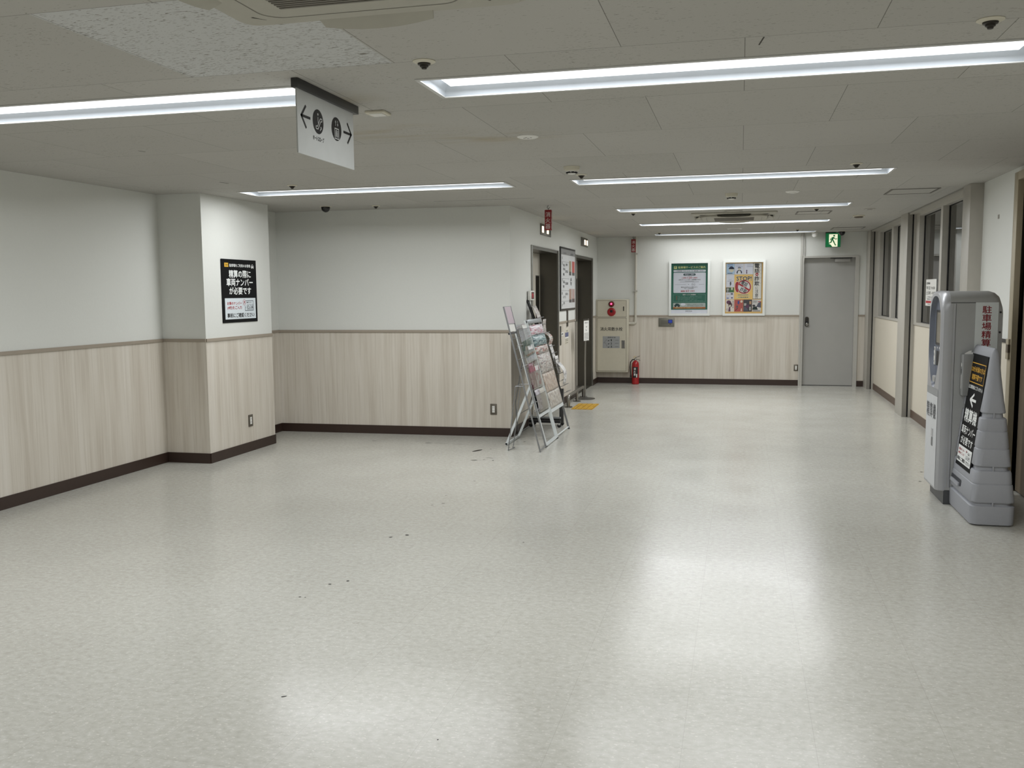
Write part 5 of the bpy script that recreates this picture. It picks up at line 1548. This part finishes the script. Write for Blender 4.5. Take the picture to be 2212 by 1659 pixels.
# order the outer ring like the tongue: start at bottom centre going counter clockwise
import bisect
def ang(p, cz=1.1):
    return math.atan2(p[1] - cz, p[0])
inner = [(a, b, zf(b)) for a, b, c in tongue(1.0, 0)]
def outline(poly_, a):                              # point on an outline in direction a from (0, 1.1)
    dx, dz = cos(a), sin(a); best = None; k_ = len(poly_)
    for i in range(k_):
        p, q = poly_[i], poly_[(i + 1) % k_]
        ex, ez = q[0] - p[0], q[1] - p[1]
        det = dx * (-ez) + ex * dz
        if abs(det) < 1e-9:
            continue
        tt = ((p[0]) * (-ez) + ex * (p[1] - 1.1)) / det
        ss = (dx * (p[1] - 1.1) - dz * p[0]) / det
        if tt > 0 and -1e-6 <= ss <= 1 + 1e-6 and (best is None or tt < best):
            best = tt
    return (dx * best, 1.1 + dz * best)
rings = []
for rw in raw:
    rg_ = [outline(rw, ang(p)) for p in inner]
    for corner in (rw[0], rw[1]):                    # keep the bottom corners square
        ca_ = math.atan2(corner[1] - 1.1, corner[0])
        k = min(range(n), key=lambda i: abs(math.atan2(sin(ang(inner[i]) - ca_), cos(ang(inner[i]) - ca_))))
        rg_[k] = (corner[0], corner[1])
    rings.append([(p[0], p[1], rw[0][2]) for p in rg_])
m.loft(rings, KG, True, False, True)
ring_out = [(p[0], p[1]) for p in rings[-1]]
m.add([(a, b, zf(b)) for a, b in ring_out] + inner, [(i, (i + 1) % n, n + (i + 1) % n, n + i) for i in range(n)], KG, False)
m.build('fascia', t)
m = MB((0, yc, 0), (0, -1, 0), (0, 0, 1))
back = [(a * .9, 1.262 + (b - 1.262) * .94, zf(b) - .032) for a, b, c in inner]
m.add(inner + back, [(i, (i + 1) % n, n + (i + 1) % n, n + i) for i in range(n)], KD, True)
m.add(back, [tuple(range(n))], KD); rc = m.build('recess', t)
m = MB((0, yc, 0), (0, -1, 0), (0, 0, 1))
zb_ = -1.347 - .032
m.box(-.10, .125, 1.105, 1.352, zb_ - .004, zb_ + .006, M('machine_screen_bezel', (26, 28, 31), .3)); m.rect(-.07, 1.12, .115, 1.335, zb_ + .0068, M('machine_screen', (96, 92, 80), .15)); m.build('screen', rc)
m = MB((0, yc, 0), (0, -1, 0), (0, 0, 1))
for a0_, a1_ in ((-.075, -.035), (-.025, .11)):
    m.box(a0_, a1_, .955, 1.06, zb_ - .006, zb_ + .003, BLACK, .002)
for a0_ in (-.05, .02, .08):
    m.disc(a0_, 1.082, .012, .008, zb_ + .0012, KL, 14)
m.build('coin_slots', rc)
m = MB((0, yc, 0), (0, -1, 0), (0, 0, 1)); m.box(-.13, -.105, .955, 1.085, zb_ - .002, zb_ + .008, WHITE, .003)
m.text('I', -.124, 1.06, -.111, 1.08, zb_ + .0085, INK); m.rect(-.122, 1.02, -.113, 1.04, zb_ + .0085, BLACK); m.rect(-.122, .975, -.113, .985, zb_ + .0085, BLACK); m.build('card_slot', rc)
m = MB((0, yc, 0), (0, -1, 0), (0, 0, 1)); m.text('OPEN', .0, 1.372, .055, 1.384, zb_ + .0016, WHITE, .02); m.disc(.025, 1.395, .004, .004, zb_ + .0016, WHITE, 8); m.build('status_label', rc)
m = MB((0, yc, 0), (0, -1, 0), (0, 0, 1)); m.box(-.05, .03, .84, .885, zb_ - .002, zb_ + .03, M('receipt_tray', (168, 168, 168), .3, .3), .008); m.build('receipt_tray', rc)
m = MB((0, yc, 0), (0, -1, 0), (0, 0, 1))
for z0_, z1_, mt in ((.10, .755, KL), (.757, .83, KG)):
    pass
m.rect(-.19, .11, .19, .75, zf(.11) + .0018, KL); m.rect(-.192, .752, .192, .80, zf(.11) + .0012, M('machine_band', (140, 142, 144), .4))
for k, ch in enumerate('精算機'):
    m.text(ch, -.165 + .11 * k, .585, -.075 + .11 * k, .69, zf(.69) + .003, M('machine_letter', (84, 86, 90), .5, var=0), .012)
m.box(.02, .075, .455, .51, zf(.3), zf(.3) + .004, KG); m.box(.03, .072, .385, .45, zf(.3), zf(.3) + .004, M('machine_lock', (120, 122, 124), .3, .4), .003); m.box(.034, .046, .39, .445, zf(.3) + .003, zf(.3) + .0046, BLACK)
m.build('lower_panel', t)
m = MB()
m.box(1.474, 1.57, 6.795, 6.882, .775, 1.058, M('card_box_grey', (134, 135, 134), .45), .006); bx = m.build('card_box', t)
m = MB((1.474, 6.838, 0), (0, -1, 0), (0, 0, 1)); m.disc(0, .985, .012, .014, .0006, WHITE); m.box(-.006, .004, .925, .955, -.001, .001, BLACK); m.box(-.006, .003, .82, .915, -.001, .001, WHITE); m.build('box_label', bx)
m = MB((1.49, 6.84, 1.058), (1, 0, 0), (0, .3, 1)); m.poly([(0, -.002), (.05, -.002), (.055, .012), (.042, .012), (.045, .024), (.03, .022), (.0, .004)], 0, WHITE)
o = m.build('paper_tag'); solidify(o, .0015, 0); tag(o, 'small torn white paper tag on top of the grey card box', 'paper tag')

# ------------------------------------------------------------------ moulded sign stand
t = thing('floor_sign', 'grey moulded floor sign with black arrow panel in front of the payment machine', 'floor sign', (1.555, 6.63, 0))
CG = M('moulded_grey_plastic', (154, 156, 162), .55, var=.03, bump=.1, scale=120)
def csec(z, ins=0.0):
    q = max(0, (z - .13) / 1.0) if z > .13 else 0
    x0 = 1.438 + .113 * q + ins; x1 = 1.700 - .105 * q - ins
    y0 = 6.283 + .10 * q + ins; y1 = 6.975 - .10 * q - ins
    if z <= .13:
        x0 -= .02 * (1 - z / .13) * 0 
    r = min(.03 + .012 * (1 - q), .48 * (x1 - x0))
    pts = []
    for cx_, cy_, st in ((x1 - r, y1 - r, 0), (x0 + r, y1 - r, 90), (x0 + r, y0 + r, 180), (x1 - r, y0 + r, 270)):
        for i in range(6):
            a = radians(st + 90 * i / 5)
            pts.append((cx_ + r * cos(a), cy_ + r * sin(a), z))
    return pts
m = MB()
lv = [(0.004, .012), (.010, .002), (.03, 0), (.125, -.002), (.130, .004), (.132, .016), (.148, .016), (.150, .002), (.158, -.003), (.262, -.003), (.266, .001), (.268, .0), (.278, -.001), (.340, -.003), (.350, .001), (.352, .013), (.376, .013), (.378, .001), (.384, -.003),
      (.485, -.003), (.489, .001), (.493, 0), (.50, -.003), (.596, -.003), (.60, .001), (.604, 0), (.61, -.003), (.678, -.004), (.684, .001), (.686, .011), (.712, .011), (.714, .001), (.72, -.003), (.80, .0), (.95, .002), (1.06, .001), (1.09, .003), (1.108, .008), (1.119, .015), (1.123, .0205)]
m.loft([csec(z, i_) for z, i_ in lv], CG, True, True, True)
m.build('sign_body', t)
m = MB()
for z0_, z1_ in ((.131, .149), (.351, .377), (.685, .713)):
    q = (z0_ - .13)
    yy = 6.283 + .10 * q
    m.box(1.562, 1.570, yy + .001, yy + .02, z0_ - .004, z1_ + .004, CG)
m.build('rib', t)
# sloping face sheet
pb = Vector((1.4583, 6.61, .31)); pt = Vector((1.5438, 6.61, 1.066))
vv = (pt - pb).normalized(); Lp = (pt - pb).length
def FP():
    return MB((1.4558, 6.815, .31), (0, -1, 0), vv)
m = FP(); m.box(0, .40, 0, Lp, -.006, .002, BKP); pn = m.build('arrow_panel', t)
m = FP()
Yw = M('sign_yellow_ink', (222, 172, 58), .5, var=0); e = .0027
X = lambda q: q * .40
Y = lambda q: Lp * (1 - q)
m.rect(X(.05), Y(.082), X(.95), Y(.075), e, Yw); m.rect(X(.05), Y(.252), X(.95), Y(.245), e, Yw); m.rect(X(.05), Y(.25), X(.062), Y(.078), e, Yw); m.rect(X(.938), Y(.25), X(.95), Y(.078), e, Yw)
m.text('120分未満の方は', X(.07), Y(.155), X(.93), Y(.108), e, Yw, .015); m.text('精算不要です', X(.17), Y(.225), X(.83), Y(.175), e, Yw, .015)
m.text('(出口精算機はございません)', X(.03), Y(.312), X(.97), Y(.272), e, INKW, .015)
arx = X(.5)
m.stroke(X(.30), Y(.40), X(.68), Y(.40), .018, e, INKW); m.stroke(X(.29), Y(.405), X(.52), Y(.345), .018, e + .0003, INKW); m.stroke(X(.29), Y(.395), X(.52), Y(.455), .018, e + .0006, INKW)
m.text('精算機', X(.10), Y(.60), X(.90), Y(.485), e, INKW, .025)
m.text('車両ナンバー', X(.06), Y(.71), X(.96), Y(.635), e, INKW, .02); m.text('が必要です', X(.11), Y(.80), X(.90), Y(.73), e, INKW, .02)
m.rect(X(.04), Y(.965), X(.96), Y(.82), e, INKW)
m.text('お車のナンバー', X(.09), Y(.865), X(.5), Y(.84), e + .0006, INKR, .012); m.text('(4桁)をご入力', X(.09), Y(.90), X(.5), Y(.875), e + .0006, INKR, .012)
m.frame_rect(X(.6), Y(.91), X(.9), Y(.845), .003, e + .0006, GR); m.text('12-34', X(.66), Y(.902), X(.86), Y(.875), e + .0006, IG, .01); m.text('例', X(.59), Y(.855), X(.65), Y(.835), e + .0006, INKR, .01); m.text('車両', X(.72), Y(.866), X(.84), Y(.853), e + .0006, INK, .01)
m.text('事前にご確認ください', X(.07), Y(.952), X(.93), Y(.92), e + .0006, INK, .02)
m.build('panel_print', pn)
m = MB((1.4435, 6.72, .20), (0, -1, 0), vv)
m.prism(m.rrect_pts(-.145, -.012, .135, .032, .012), -.01, .0035, M('handle_recess', (52, 54, 60), .6)); m.prism(m.rrect_pts(-.135, -.016, .10, .008, .008), -.01, .012, CG); m.build('hand_slot', t)
